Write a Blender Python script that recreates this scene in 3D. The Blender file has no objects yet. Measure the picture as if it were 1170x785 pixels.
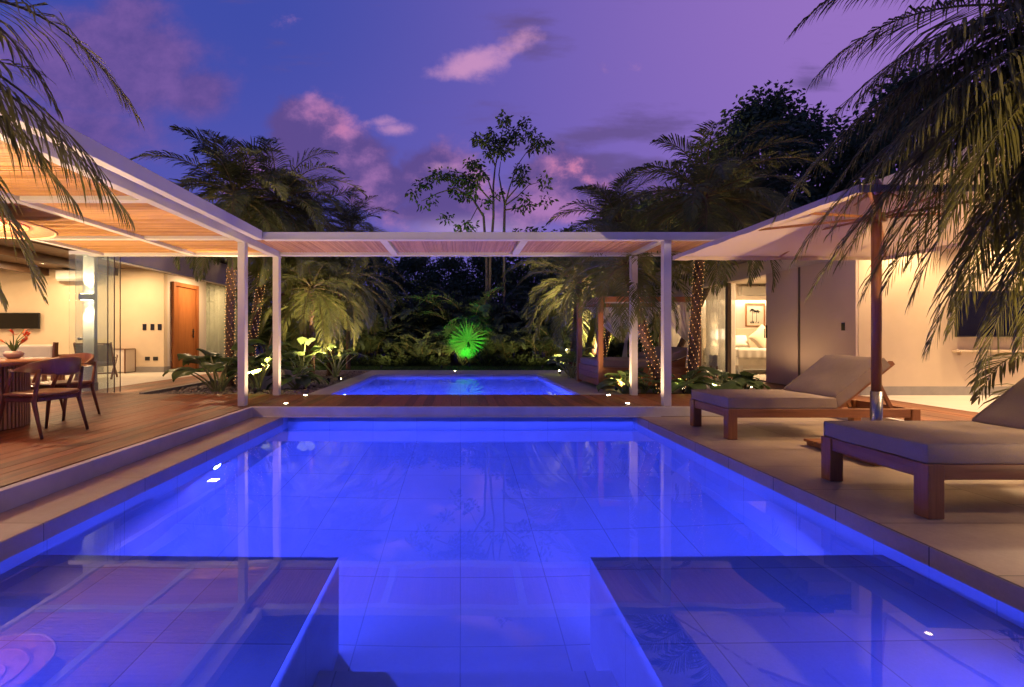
import bpy, bmesh, math, random
from mathutils import Vector, Matrix
R = random.Random(11)
SC = bpy.context.scene
COL = SC.collection
pi = math.pi
rad = math.radians
V = Vector

def lin(c):
    return tuple((v/12.92 if v <= .04045 else ((v+.055)/1.055)**2.4) for v in (x/255 for x in c))

# ------------------------------------------------------------------ mesh builder
class MB:
    def __init__(s):
        s.v = []; s.f = []; s.m = []; s.s = []
    def add(s, vs, fs, mi=0, sm=False):
        b = len(s.v)
        s.v.extend([tuple(p) for p in vs])
        for f in fs:
            s.f.append(tuple(b+i for i in f)); s.m.append(mi); s.s.append(sm)
    def box(s, x0, x1, y0, y1, z0, z1, mi=0):
        s.add([(x0,y0,z0),(x1,y0,z0),(x1,y1,z0),(x0,y1,z0),(x0,y0,z1),(x1,y0,z1),(x1,y1,z1),(x0,y1,z1)],
              [(3,2,1,0),(4,5,6,7),(0,1,5,4),(1,2,6,5),(2,3,7,6),(3,0,4,7)], mi)
    def obox(s, c, d, M=None, mi=0):
        c = V(c); vs = []
        for z in (-.5,.5):
            for y in (-.5,.5):
                for x in (-.5,.5):
                    p = V((x*d[0], y*d[1], z*d[2]))
                    if M is not None: p = M @ p
                    vs.append(c+p)
        s.add(vs, [(2,3,1,0),(4,5,7,6),(0,1,5,4),(1,3,7,5),(3,2,6,7),(2,0,4,6)], mi)
    def bar(s, a, b, w, h, mi=0, up=(0,0,1)):
        a = V(a); b = V(b); d = b-a; L = d.length; d.normalize()
        u = V(up)
        if abs(d.dot(u)) > .99: u = V((0,1,0))
        x = d.cross(u).normalized(); z = x.cross(d)
        M = Matrix((x, d, z)).transposed()
        s.obox((a+b)/2, (w, L, h), M, mi)
    def prism(s, poly, axis, a, b, mi=0):
        # poly in the two other axes, extruded along axis 0/1/2 from a to b
        n = len(poly); vs = []
        for t in (a, b):
            for p in poly:
                q = list(p); q.insert(axis, t); vs.append(q)
        s.add(vs, [tuple(range(n)), tuple(range(2*n-1, n-1, -1))] + [(i, n+i, n+(i+1) % n, (i+1) % n) for i in range(n)], mi)
    def tube(s, pts, rs, n=8, mi=0, cap=True, sm=True):
        pts = [V(p) for p in pts]
        if not hasattr(rs, '__len__'): rs = [rs]*len(pts)
        vs = []; fs = []
        ref = None
        for i, p in enumerate(pts):
            d = (pts[min(i+1, len(pts)-1)] - pts[max(i-1, 0)])
            if d.length < 1e-9: d = V((0,0,1))
            d.normalize()
            if ref is None:
                ref = V((1,0,0)) if abs(d.x) < .8 else V((0,1,0))
            x = (ref - d*ref.dot(d)); 
            if x.length < 1e-6: x = d.orthogonal()
            x.normalize(); y = d.cross(x); ref = x
            for k in range(n):
                a = 2*pi*k/n
                vs.append(p + (x*math.cos(a)+y*math.sin(a))*rs[i])
        for i in range(len(pts)-1):
            for k in range(n):
                fs.append((i*n+k, i*n+(k+1) % n, (i+1)*n+(k+1) % n, (i+1)*n+k))
        if cap:
            fs.append(tuple(range(n-1, -1, -1))); fs.append(tuple((len(pts)-1)*n+k for k in range(n)))
        s.add(vs, fs, mi, sm)
    def lathe(s, prof, c=(0,0,0), n=32, mi=0, sm=True):
        vs = []; fs = []
        for r, z in prof:
            for k in range(n):
                a = 2*pi*k/n
                vs.append((c[0]+r*math.cos(a), c[1]+r*math.sin(a), c[2]+z))
        for i in range(len(prof)-1):
            for k in range(n):
                fs.append((i*n+k, i*n+(k+1) % n, (i+1)*n+(k+1) % n, (i+1)*n+k))
        s.add(vs, fs, mi, sm)
    def grid(s, fn, nu, nv, mi=0, sm=True, closed=False):
        vs = [fn(i/nu, j/nv) for j in range(nv+1) for i in range(nu+1)]
        fs = [(j*(nu+1)+i, j*(nu+1)+i+1, (j+1)*(nu+1)+i+1, (j+1)*(nu+1)+i) for j in range(nv) for i in range(nu)]
        s.add(vs, fs, mi, sm)
    def mesh(s, name):
        me = bpy.data.meshes.new(name)
        me.from_pydata(s.v, [], s.f)
        me.polygons.foreach_set('material_index', s.m)
        me.polygons.foreach_set('use_smooth', s.s)
        me.update()
        return me
    def build(s, name, mats, parent=None, local=False, bevel=0, solid=0, fixn=False, subsurf=0):
        me = s.mesh(name)
        if not isinstance(mats, (list, tuple)): mats = [mats]
        for m in mats: me.materials.append(m)
        o = bpy.data.objects.new(name, me); COL.objects.link(o)
        if fixn:
            bm = bmesh.new(); bm.from_mesh(me); bmesh.ops.recalc_face_normals(bm, faces=bm.faces); bm.to_mesh(me); bm.free()
        if parent is not None:
            o.parent = parent
            if not local:
                off = WORLD_LOC(parent)
                me.transform(Matrix.Translation(-off))
        if solid:
            md = o.modifiers.new('solid', 'SOLIDIFY'); md.thickness = solid; md.offset = 0
        if bevel:
            md = o.modifiers.new('bevel', 'BEVEL'); md.width = bevel; md.segments = 2; md.limit_method = 'ANGLE'; md.angle_limit = rad(40)
        if subsurf:
            md = o.modifiers.new('sub', 'SUBSURF'); md.levels = subsurf; md.render_levels = subsurf
        return o

def WORLD_LOC(o):
    p = V((0,0,0))
    while o is not None:
        p = p + o.location; o = o.parent
    return p

def tag(o, label=None, cat=None, group=None, kind=None):
    if label: o['label'] = label
    if cat: o['category'] = cat
    if group: o['group'] = group
    if kind: o['kind'] = kind
    return o

def thing(name, label, cat, loc=(0,0,0), rz=0, group=None, scale=1):
    o = bpy.data.objects.new(name, None); COL.objects.link(o)
    o.location = loc; o.rotation_euler = (0,0,rz); o.scale = (scale,)*3
    o.empty_display_size = .1
    return tag(o, label, cat, group)

def struct(name, mb, m, **k):
    return tag(mb.build(name, m, **k), kind='structure')

def copy_tree(o, loc, rz=0, scale=1, label=None, group=None):
    c = o.copy(); COL.objects.link(c)
    c.location = loc; c.rotation_euler = (0,0,rz); c.scale = (scale,)*3 if not hasattr(scale, '__len__') else scale
    if label: c['label'] = label
    if group: c['group'] = group
    for ch in o.children:
        d = ch.copy(); COL.objects.link(d); d.parent = c
        for g in ch.children:
            e = g.copy(); COL.objects.link(e); e.parent = d
    return c

# ------------------------------------------------------------------ node expressions
class N:
    """wraps a node socket so that shader maths can be written as expressions"""
    def __init__(s, t, sock): s.t = t; s.k = sock
    def _m(s, op, *a):
        n = s.t.nodes.new('ShaderNodeMath'); n.operation = op
        for i, x in enumerate((s,)+a):
            if isinstance(x, N): s.t.links.new(x.k, n.inputs[i])
            else: n.inputs[i].default_value = x
        return N(s.t, n.outputs[0])
    def __add__(s, o): return s._m('ADD', o)
    __radd__ = __add__
    def __sub__(s, o): return s._m('SUBTRACT', o)
    def __rsub__(s, o): return (s*-1)+o
    def __mul__(s, o): return s._m('MULTIPLY', o)
    __rmul__ = __mul__
    def __truediv__(s, o): return s._m('DIVIDE', o)
    def pow(s, e): return s._m('POWER', e)
    def max(s, o): return s._m('MAXIMUM', o)
    def min(s, o): return s._m('MINIMUM', o)
    def abs(s): return s._m('ABSOLUTE')
    def fract(s): return s._m('FRACT')
    def floor(s): return s._m('FLOOR')
    def lt(s, o): return s._m('LESS_THAN', o)
    def gt(s, o): return s._m('GREATER_THAN', o)
    def sin(s): return s._m('SINE')
    def exp(s): return s._m('EXPONENT')
    def ss(s, a, b, lo=0., hi=1.):
        n = s.t.nodes.new('ShaderNodeMapRange'); n.interpolation_type = 'SMOOTHSTEP'
        s.t.links.new(s.k, n.inputs['Value'])
        for nm, v in (('From Min', a), ('From Max', b), ('To Min', lo), ('To Max', hi)): n.inputs[nm].default_value = v
        return N(s.t, n.outputs[0])
def t_xyz(t, sock):
    n = t.nodes.new('ShaderNodeSeparateXYZ'); t.links.new(sock, n.inputs[0])
    return [N(t, n.outputs[i]) for i in range(3)]
def t_comb(t, x, y, z):
    n = t.nodes.new('ShaderNodeCombineXYZ')
    for i, a in enumerate((x, y, z)):
        if isinstance(a, N): t.links.new(a.k, n.inputs[i])
        else: n.inputs[i].default_value = a
    return n.outputs[0]
def t_noise(t, vec, scale=1, detail=4, rough=.55, dist=0):
    n = t.nodes.new('ShaderNodeTexNoise'); t.links.new(vec, n.inputs['Vector'])
    n.inputs['Scale'].default_value = scale; n.inputs['Detail'].default_value = detail
    n.inputs['Roughness'].default_value = rough; n.inputs['Distortion'].default_value = dist
    return N(t, n.outputs[0])
def t_white(t, vec):
    n = t.nodes.new('ShaderNodeTexWhiteNoise'); n.noise_dimensions = '3D'; t.links.new(vec, n.inputs['Vector'])
    return N(t, n.outputs['Value'])
def t_mix(t, f, a, b):
    n = t.nodes.new('ShaderNodeMix'); n.data_type = 'RGBA'
    if isinstance(f, N): t.links.new(f.k, n.inputs['Factor'])
    else: n.inputs['Factor'].default_value = f
    for nm, x in ((6, a), (7, b)):
        if isinstance(x, (tuple, list)): n.inputs[nm].default_value = tuple(x[:3])+(1,)
        else: t.links.new(x, n.inputs[nm])
    return n.outputs[2]
def t_obj(t):
    n = t.nodes.new('ShaderNodeTexCoord'); return n.outputs['Object']
def t_world(t):
    n = t.nodes.new('ShaderNodeNewGeometry'); return n.outputs['Position']
def t_bump(t, h, strength=.3, dist=.01):
    n = t.nodes.new('ShaderNodeBump'); n.inputs['Strength'].default_value = strength; n.inputs['Distance'].default_value = dist
    t.links.new(h.k, n.inputs['Height']); return n.outputs[0]

def newmat(name):
    m = bpy.data.materials.new(name); m.use_nodes = True
    t = m.node_tree; b = t.nodes['Principled BSDF']
    return m, t, b
def setp(t, b, col=None, rough=None, metal=None, nrm=None, spec=None):
    if col is not None:
        if isinstance(col, (tuple, list)): b.inputs['Base Color'].default_value = tuple(col[:3])+(1,)
        else: t.links.new(col, b.inputs['Base Color'])
    if rough is not None:
        if isinstance(rough, N): t.links.new(rough.k, b.inputs['Roughness'])
        else: b.inputs['Roughness'].default_value = rough
    if metal is not None: b.inputs['Metallic'].default_value = metal
    if nrm is not None: t.links.new(nrm, b.inputs['Normal'])
    if spec is not None: b.inputs['Specular IOR Level'].default_value = spec

def m_plain(name, c1, c2=None, rough=.5, scale=3, bump=.08, bscale=60, metal=0, spec=.5, dist=.004):
    m, t, b = newmat(name); p = t_obj(t)
    c2 = c2 or tuple(x*.8 for x in c1)
    n = t_noise(t, p, scale, 5, .6)
    col = t_mix(t, n.ss(.3, .7), c1, c2)
    n2 = t_noise(t, p, bscale, 3)
    setp(t, b, col, N(t, n.k)*.15+(rough-.075), metal, t_bump(t, n2, bump, dist) if bump else None, spec)
    return m
def m_wood(name, c1, c2, axis=0, rough=.45, scale=1., pitch=None, pax=0, spec=.4):
    """grain along an axis; with pitch, each board of that width takes its own tint"""
    m, t, b = newmat(name); p = t_obj(t); x = t_xyz(t, p)
    k = [14*scale]*3; k[axis] = .9*scale
    off = [0., 0., 0.]
    q = [x[i]*k[i] for i in range(3)]
    if pitch:
        bi = (x[pax]*(1/pitch)).floor()
        w = t_white(t, t_comb(t, bi, 3.7, 1.1))
        q[axis] = q[axis]+w*37
    n = t_noise(t, t_comb(t, *q), 1.4, 6, .62, .6)
    n2 = t_noise(t, t_comb(t, *[a*4 for a in q]), 1.5, 3, .6)
    f = (n*.75+n2*.25)
    if pitch: f = f+(w-.5)*.28
    col = t_mix(t, f.ss(.28, .72), c1, c2)
    setp(t, b, col, N(t, n2.k)*.25+(rough-.12), 0, t_bump(t, n2, .25, .003), spec)
    return m
def m_tile(name, c1, c2, sx, sy, ax=(0, 1), ox=0, oy=0, joint=.004, jcol=.35, rough=.45, bump=.3, shift=0., fine=40):
    m, t, b = newmat(name); x = t_xyz(t, t_obj(t))
    u = (x[ax[0]]-ox)*(1/sx); 
    v = (x[ax[1]]-oy)*(1/sy)
    if shift: v = v+u.floor()*shift
    fu = (u.fract()-.5).abs(); fv = (v.fract()-.5).abs()
    j = fu.gt(.5-joint/sx).max(fv.gt(.5-joint/sy))
    w = t_white(t, t_comb(t, u.floor(), v.floor(), .5))
    p = t_obj(t)
    n = t_noise(t, p, 1.7, 6, .65); n2 = t_noise(t, p, fine, 4, .7)
    n0 = t_noise(t, p, .55, 4, .6, .8)
    f = n*.5+n2*.35+(w-.5)*.25+(n0-.5)*.55+.075
    col = t_mix(t, f.ss(.25, .75), c1, c2)
    col = t_mix(t, j, col, tuple(a*jcol for a in c2))
    h = n2*.25-j
    setp(t, b, col, n*.3+(rough-.15), 0, t_bump(t, h, bump, .004), .45)
    return m
def m_emit(name, c, s):
    m, t, b = newmat(name)
    b.inputs['Emission Color'].default_value = tuple(c)+(1,); b.inputs['Emission Strength'].default_value = s
    b.inputs['Base Color'].default_value = tuple(c)+(1,)
    return m
def m_leaf(name, c1, c2, trans=.35, rough=.58, scale=2.5):
    m, t, b = newmat(name); p = t_world(t)
    n = t_noise(t, p, scale, 3, .6)
    n2 = t_noise(t, p, 17, 2, .6)
    col = t_mix(t, (n*.6+n2*.4).ss(.3, .7), c1, c2)
    setp(t, b, col, rough, 0, None, .16)
    tr = t.nodes.new('ShaderNodeBsdfTranslucent'); t.links.new(col, tr.inputs[0])
    mx = t.nodes.new('ShaderNodeMixShader'); mx.inputs[0].default_value = trans
    t.links.new(b.outputs[0], mx.inputs[1]); t.links.new(tr.outputs[0], mx.inputs[2])
    t.links.new(mx.outputs[0], t.nodes['Material Output'].inputs[0])
    return m
def m_glass(name, tint=(.9,.97,.93), refl=1.0, rough=0.0, ior=1.45, haze=0.0):
    """thin sheet: clear with a Fresnel reflection"""
    m, t, b = newmat(name); t.nodes.remove(b)
    tr = t.nodes.new('ShaderNodeBsdfTransparent'); tr.inputs[0].default_value = tint+(1,)
    gl = t.nodes.new('ShaderNodeBsdfGlossy'); gl.inputs['Roughness'].default_value = rough
    fr = t.nodes.new('ShaderNodeFresnel'); fr.inputs[0].default_value = ior
    f = (N(t, fr.outputs[0])*refl).min(1.0)
    mx = t.nodes.new('ShaderNodeMixShader'); t.links.new(f.k, mx.inputs[0])
    t.links.new(tr.outputs[0], mx.inputs[1]); t.links.new(gl.outputs[0], mx.inputs[2])
    out = mx.outputs[0]
    if haze:
        df = t.nodes.new('ShaderNodeBsdfDiffuse'); df.inputs[0].default_value = (.62,.72,.66,1)
        m2 = t.nodes.new('ShaderNodeMixShader'); m2.inputs[0].default_value = haze
        t.links.new(out, m2.inputs[1]); t.links.new(df.outputs[0], m2.inputs[2]); out = m2.outputs[0]
    t.links.new(out, t.nodes['Material Output'].inputs[0])
    return m
def m_sheer(name, c, trans=.45, clear=.15):
    m, t, b = newmat(name); p = t_obj(t)
    setp(t, b, c, .85, 0, None, .1)
    tr = t.nodes.new('ShaderNodeBsdfTranslucent'); tr.inputs[0].default_value = tuple(c)+(1,)
    mx = t.nodes.new('ShaderNodeMixShader'); mx.inputs[0].default_value = trans
    t.links.new(b.outputs[0], mx.inputs[1]); t.links.new(tr.outputs[0], mx.inputs[2]); out = mx.outputs[0]
    if clear:
        cl = t.nodes.new('ShaderNodeBsdfTransparent'); m2 = t.nodes.new('ShaderNodeMixShader'); m2.inputs[0].default_value = clear
        t.links.new(out, m2.inputs[1]); t.links.new(cl.outputs[0], m2.inputs[2]); out = m2.outputs[0]
    t.links.new(out, t.nodes['Material Output'].inputs[0])
    return m
def m_fabric(name, c1, c2, scale=220, rough=.9):
    m, t, b = newmat(name); x = t_xyz(t, t_obj(t))
    w = ((x[0]*scale*3).sin()*.5+(x[1]*scale*3).sin()*.5+(x[2]*scale*3).sin()*.5)*.3+.5
    n = t_noise(t, t_obj(t), 5, 5, .6); n2 = t_noise(t, t_obj(t), 180, 2, .6)
    n3 = t_noise(t, t_obj(t), 9, 3, .5)
    setp(t, b, t_mix(t, (n*.45+n2*.55).ss(.3, .7), c1, c2), rough, 0, t_bump(t, n2*.35+w*.1+n3*.9, .4, .006), .2)
    return m

# ------------------------------------------------------------------ materials
M = {}
M['white_metal'] = m_plain('white_powder_coat', (.52,.50,.48), (.46,.44,.42), .45, 2, .05, 200)
M['plaster'] = m_plain('cream_plaster', (.68,.55,.39), (.62,.50,.35), .8, 1.2, .12, 45, spec=.2)
M['plaster_w'] = m_plain('white_plaster', (.70,.61,.52), (.65,.565,.48), .8, 1.2, .1, 45, spec=.2)
M['panel'] = m_plain('panel_lacquer', (.62,.49,.40), (.57,.45,.365), .5, .8, .04, 90, spec=.35)
M['stone_base'] = m_plain('grey_stone_skirting', (.30,.27,.24), (.24,.22,.20), .6, 4, .1, 60)
M['floor_w'] = m_tile('pale_stone_floor', (.60,.55,.48), (.54,.50,.43), .9, .9, joint=.003, jcol=.7, rough=.35, bump=.08)
M['deck_tile'] = m_tile('pool_deck_stone', (.38,.285,.20), (.25,.185,.135), 1.2, .62, ox=2.57, oy=-.3, joint=.004, jcol=.3, rough=.40, shift=.5)
M['coping'] = m_tile('coping_stone', (.36,.28,.22), (.25,.20,.16), 30, .9, oy=.1, joint=.003, jcol=.4, rough=.55)
M['riser'] = m_plain('riser_render', (.54,.51,.48), (.44,.415,.39), .65, 3, .15, 60)
M['pool_tile'] = m_tile('pool_floor_tile', (.40,.41,.46), (.33,.34,.39), .65, .65, ox=0, oy=.23, joint=.004, jcol=.68, rough=.5)
M['pool_wall_x'] = m_tile('pool_wall_tile_side', (.40,.40,.43), (.32,.32,.35), .65, 3.0, ax=(1,2), ox=.23, oy=-2.4, joint=.003, jcol=.7, rough=.5)
M['pool_wall_y'] = m_tile('pool_wall_tile_end', (.40,.40,.43), (.32,.32,.35), .65, 3.0, ax=(0,2), ox=0, oy=-2.4, joint=.003, jcol=.7, rough=.5)
M['ledge_tile'] = m_tile('pool_ledge_tile', (.24,.29,.36), (.17,.215,.28), .62, .62, ox=-.74, oy=.15, joint=.003, jcol=.62, rough=.5, fine=90)
M['deck_y'] = m_wood('deck_boards', (.235,.078,.027), (.10,.034,.012), 1, .5, 1, .14, 0)
M['teak_x'] = m_wood('teak_x', (.30,.125,.045), (.17,.062,.022), 0, .4)
M['teak_y'] = m_wood('teak_y', (.30,.125,.045), (.17,.062,.022), 1, .4)
M['teak_z'] = m_wood('teak_z', (.30,.125,.045), (.17,.062,.022), 2, .4)
M['day_x'] = m_wood('daybed_wood_x', (.36,.16,.055), (.24,.095,.03), 0, .4)
M['day_y'] = m_wood('daybed_wood_y', (.36,.16,.055), (.24,.095,.03), 1, .4)
M['day_z'] = m_wood('daybed_wood_z', (.36,.16,.055), (.24,.095,.03), 2, .4)
M['walnut'] = m_wood('walnut', (.20,.085,.04), (.11,.042,.02), 2, .35)
M['door_wood'] = m_wood('door_wood', (.42,.155,.05), (.26,.085,.026), 2, .35, 1, .16, 1)
M['dark_wood'] = m_wood('dark_rafter_wood', (.10,.05,.025), (.06,.03,.016), 1, .5)
M['ceil_wood'] = m_wood('ceiling_boards', (.15,.085,.05), (.10,.055,.03), 0, .5, 1, .12, 1)
M['cane'] = m_wood('cane_rods', (.56,.31,.115), (.33,.165,.055), 0, .6, 1, .0233, 1)
M['cane_y'] = m_wood('cane_rods_y', (.50,.27,.11), (.28,.14,.055), 1, .6, 1, .0233, 0)
M['cushion'] = m_fabric('taupe_canvas', (.29,.225,.175), (.235,.18,.14))
M['umb'] = m_sheer('umbrella_canvas', (.50,.39,.31), .06, 0)
M['sofa'] = m_fabric('sofa_linen', (.66,.58,.47), (.58,.51,.41))
M['sheer'] = m_sheer('white_sheer', (.78,.74,.68), .4, .12)
M['curtain'] = m_sheer('curtain', (.72,.66,.55), .35, .0)
M['linen'] = m_fabric('bed_linen', (.80,.76,.68), (.74,.70,.62))
M['pillow'] = m_fabric('pillow_cover', (.62,.52,.40), (.55,.46,.35))
M['black'] = m_plain('black_plastic', (.018,.018,.02), (.012,.012,.014), .3, 5, .0)
M['screen'] = m_plain('tv_screen', (.010,.009,.008), (.007,.006,.006), .16, 5, 0, spec=.3)
M['steel'] = m_plain('brushed_steel', (.34,.34,.36), (.26,.26,.28), .32, 8, .05, 150, metal=1)
M['ac'] = m_plain('white_plastic', (.70,.68,.64), (.66,.64,.60), .45, 2, 0)
M['alu'] = m_plain('bronze_aluminium', (.16,.13,.11), (.13,.105,.09), .4, 3, .02, metal=.6)
M['glass'] = m_glass('clear_glass', (.97,.988,.976), .3, haze=.035)
M['glass_g'] = m_glass('green_glass', (.90,.95,.91), .5, haze=.08)
M['rope'] = m_fabric('woven_cord', (.34,.29,.21), (.22,.19,.14))
M['rattan'] = m_plain('red_woven_rattan', (.42,.14,.06), (.28,.085,.035), .6, 30, .4, 90, dist=.008)
M['ceramic'] = m_plain('ceramic', (.60,.50,.40), (.52,.44,.36), .35, 5, .05)
M['petal'] = m_plain('heliconia', (.75,.10,.035), (.80,.26,.05), .45, 20, 0)
M['soil'] = m_plain('dark_soil', (.030,.024,.018), (.018,.015,.012), .95, 3, .6, 14, dist=.03)
M['stone'] = m_plain('white_stone_block', (.52,.49,.45), (.38,.36,.33), .8, 3, .3, 25, dist=.012)
M['pebble'] = m_plain('pebbles', (.26,.20,.16), (.13,.10,.085), .7, 6, .2, 40)
M['grass'] = m_leaf('lawn_grass', (.045,.10,.018), (.03,.07,.012), .2)
M['paving'] = m_tile('garden_paving', (.40,.35,.30), (.31,.27,.235), .9, .9, joint=.003, jcol=.5, rough=.6)
M['bark'] = m_plain('palm_bark', (.17,.095,.055), (.075,.042,.026), .85, 22, .8, 40, dist=.02)
M['bark_g'] = m_plain('grey_bark', (.11,.095,.08), (.06,.05,.042), .85, 12, .6, 40, dist=.015)
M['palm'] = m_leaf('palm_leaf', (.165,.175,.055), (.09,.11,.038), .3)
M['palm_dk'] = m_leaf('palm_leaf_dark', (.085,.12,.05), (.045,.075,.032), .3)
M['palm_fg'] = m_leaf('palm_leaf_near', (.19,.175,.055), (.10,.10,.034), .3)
M['rachis'] = m_leaf('palm_rachis', (.20,.16,.06), (.13,.11,.045), .05)
M['broad'] = m_leaf('broad_leaf', (.08,.12,.04), (.045,.075,.028), .3)
M['tree_leaf'] = m_leaf('tree_leaf', (.10,.145,.055), (.055,.09,.035), .3)
M['ear'] = m_leaf('elephant_ear_leaf', (.13,.19,.065), (.075,.125,.042), .3, .35)
M['petiole'] = m_leaf('petiole', (.30,.34,.14), (.24,.28,.11), .1)
M['fan'] = m_leaf('fan_leaf', (.09,.16,.04), (.06,.11,.03), .3)
M['dry'] = m_leaf('dry_leaf', (.30,.19,.08), (.20,.12,.05), .2)
WARM = (1, .66, .345)
M['led_warm'] = m_emit('warm_led', (1, .78, .5), 60)
M['led_soft'] = m_emit('warm_led_soft', (1, .72, .42), 14)
M['led_sconce'] = m_emit('sconce_led', (1, .82, .55), 40)
M['led_blue'] = m_emit('pool_led', (.3, .33, 1), 14)
M['led_green'] = m_emit('green_led', (.02, 1, .1), 40)
M['bulb'] = m_emit('fairy_bulb', (1, .50, .15), 3)
M['lampshade'] = m_emit('lamp_shade_lit', (1, .80, .52), 9)

LK = {'pool_lamp': 6, 'pendant_light': 12, 'deck_spot': 15, 'ceiling_lamp': 5, 'garden_lamp': 15, 'eave_fill_lamp': 8, 'deck_fill_light': 22, 'sconce_up': 7, 'sconce_down': 7, 'bedside_light': 2, 'cove_light': 1.5}
def lamp(kind, name, loc, power, color=WARM, target=None, size=.1, angle=None, blend=.5, parent=None, sizey=None, spread=None):
    l = bpy.data.lights.new(name, kind); l.energy = power*LK.get(name, 4); l.color = color
    if kind == 'AREA':
        l.size = size
        if sizey: l.shape = 'RECTANGLE'; l.size_y = sizey
        if spread: l.spread = rad(spread)
    else: l.shadow_soft_size = size
    if kind == 'SPOT': l.spot_size = rad(angle or 60); l.spot_blend = blend
    o = bpy.data.objects.new(name, l); COL.objects.link(o); 
    loc = V(loc)
    if target is not None:
        o.rotation_euler = (V(target)-loc).to_track_quat('-Z', 'Y').to_euler()
    if parent is not None:
        loc = loc-WORLD_LOC(parent); o.parent = parent
    o.location = loc
    return o
# ================================================================== camera
cam = bpy.data.cameras.new('camera'); cam.sensor_width = 36; cam.lens = 16.0
cam.shift_x = .0504; cam.shift_y = -.0056; cam.clip_end = 2000; cam.clip_start = .05
co = bpy.data.objects.new('camera', cam); COL.objects.link(co)
co.location = (0, 0, 1.0); co.rotation_euler = (rad(90), 0, 0); SC.camera = co

# ================================================================== ground, pools, decks
ZL = -.14; ZW = -.25; PX = 2.57; PF = -1.5
holes = [(-3.06, 5.4, -4, 6.8), (-2.3, 2.12, 8.02, 12.4)]
xs = [-400, -60, -3.06, -2.3, 2.12, 5.4, 60, 400]; ys = [-400, -60, -4, 6.8, 8.02, 12.4, 60, 400]
mb = MB()
for i in range(len(xs)-1):
    for j in range(len(ys)-1):
        cx, cy = (xs[i]+xs[i+1])/2, (ys[j]+ys[j+1])/2
        if any(h[0] < cx < h[1] and h[2] < cy < h[3] for h in holes): continue
        mb.add([(xs[i],ys[j],-.07),(xs[i+1],ys[j],-.07),(xs[i+1],ys[j+1],-.07),(xs[i],ys[j+1],-.07)], [(0,1,2,3)])
struct('ground', mb, M['soil'])

Y0, Y1 = -1.6, 6.78
mb = MB(); mb.add([(-PX,Y0,PF),(PX,Y0,PF),(PX,Y1,PF),(-PX,Y1,PF)], [(0,1,2,3)])
struct('pool_floor', mb, M['pool_tile'])
mb = MB()
mb.add([(-PX,Y0,PF),(-PX,Y1,PF),(-PX,Y1,ZL-.02),(-PX,Y0,ZL-.02)], [(0,1,2,3)])
mb.add([(PX,Y0,PF),(PX,Y1,PF),(PX,Y1,ZL-.02),(PX,Y0,ZL-.02)], [(3,2,1,0)])
struct('pool_wall', mb, M['pool_wall_x'])
mb = MB()
mb.add([(-PX,Y1,PF),(PX,Y1,PF),(PX,Y1,-.02),(-PX,Y1,-.02)], [(0,1,2,3)])
mb.add([(-PX,Y0,PF),(PX,Y0,PF),(PX,Y0,ZL-.02),(-PX,Y0,ZL-.02)], [(3,2,1,0)])
struct('pool_end_wall', mb, M['pool_wall_y'])
# the two shallow ledges and the steps between them
LZ = -.45
mb = MB()
for a, b in ((-PX+.002, -.74), (.79, PX-.002)):
    mb.add([(a,Y0,LZ),(b,Y0,LZ),(b,2.77,LZ),(a,2.77,LZ)], [(0,1,2,3)])
struct('pool_ledge', mb, M['ledge_tile'])
mb = MB()
mb.add([(-PX+.002,2.77,PF),(-.74,2.77,PF),(-.74,2.77,LZ),(-PX+.002,2.77,LZ)], [(3,2,1,0)])
mb.add([(.79,2.77,PF),(PX-.002,2.77,PF),(PX-.002,2.77,LZ),(.79,2.77,LZ)], [(3,2,1,0)])
struct('pool_ledge_face', mb, M['pool_wall_y'])
mb = MB()
mb.add([(-.74,Y0,PF),(-.74,2.77,PF),(-.74,2.77,LZ),(-.74,Y0,LZ)], [(0,1,2,3)])
mb.add([(.79,Y0,PF),(.79,2.77,PF),(.79,2.77,LZ),(.79,Y0,LZ)], [(3,2,1,0)])
struct('pool_ledge_side', mb, M['pool_wall_x'])
mb = MB()
mb.box(-.738,.788,Y0,2.38,PF+.002,-1.15)
mb.box(-.737,.787,Y0,1.75,-1.15,-.80)
struct('pool_step', mb, M['pool_tile'])

def m_water(name, tint, rip):
    m, t, b = newmat(name); t.nodes.remove(b)
    p = t_world(t); x = t_xyz(t, p)
    n = t_noise(t, t_comb(t, x[0]*1.0, x[1]*.8, 0), 1.1, 2, .5)
    nr = t_bump(t, n, 1.0, rip)
    fr = t.nodes.new('ShaderNodeFresnel'); fr.inputs[0].default_value = 1.333; t.links.new(nr, fr.inputs['Normal'])
    F = N(t, fr.outputs[0]); f = (F*2.3).min(F*.70+.105)
    rf = t.nodes.new('ShaderNodeBsdfRefraction'); rf.inputs['IOR'].default_value = 1.333; rf.inputs['Roughness'].default_value = 0
    rf.inputs['Color'].default_value = tint+(1,); t.links.new(nr, rf.inputs['Normal'])
    gl = t.nodes.new('ShaderNodeBsdfGlossy'); gl.inputs['Roughness'].default_value = 0; t.links.new(nr, gl.inputs['Normal'])
    mx = t.nodes.new('ShaderNodeMixShader'); t.links.new(f.k, mx.inputs[0])
    t.links.new(rf.outputs[0], mx.inputs[1]); t.links.new(gl.outputs[0], mx.inputs[2])
    t.links.new(mx.outputs[0], t.nodes['Material Output'].inputs[0])
    return m
M['water'] = m_water('pool_water', (.66,.76,1.0), .003)
mb = MB(); mb.add([(-PX+.001,Y0+.001,ZW),(PX-.001,Y0+.001,ZW),(PX-.001,Y1-.001,ZW),(-PX+.001,Y1-.001,ZW)], [(0,1,2,3)])
struct('pool_water', mb, M['water'])

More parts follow.
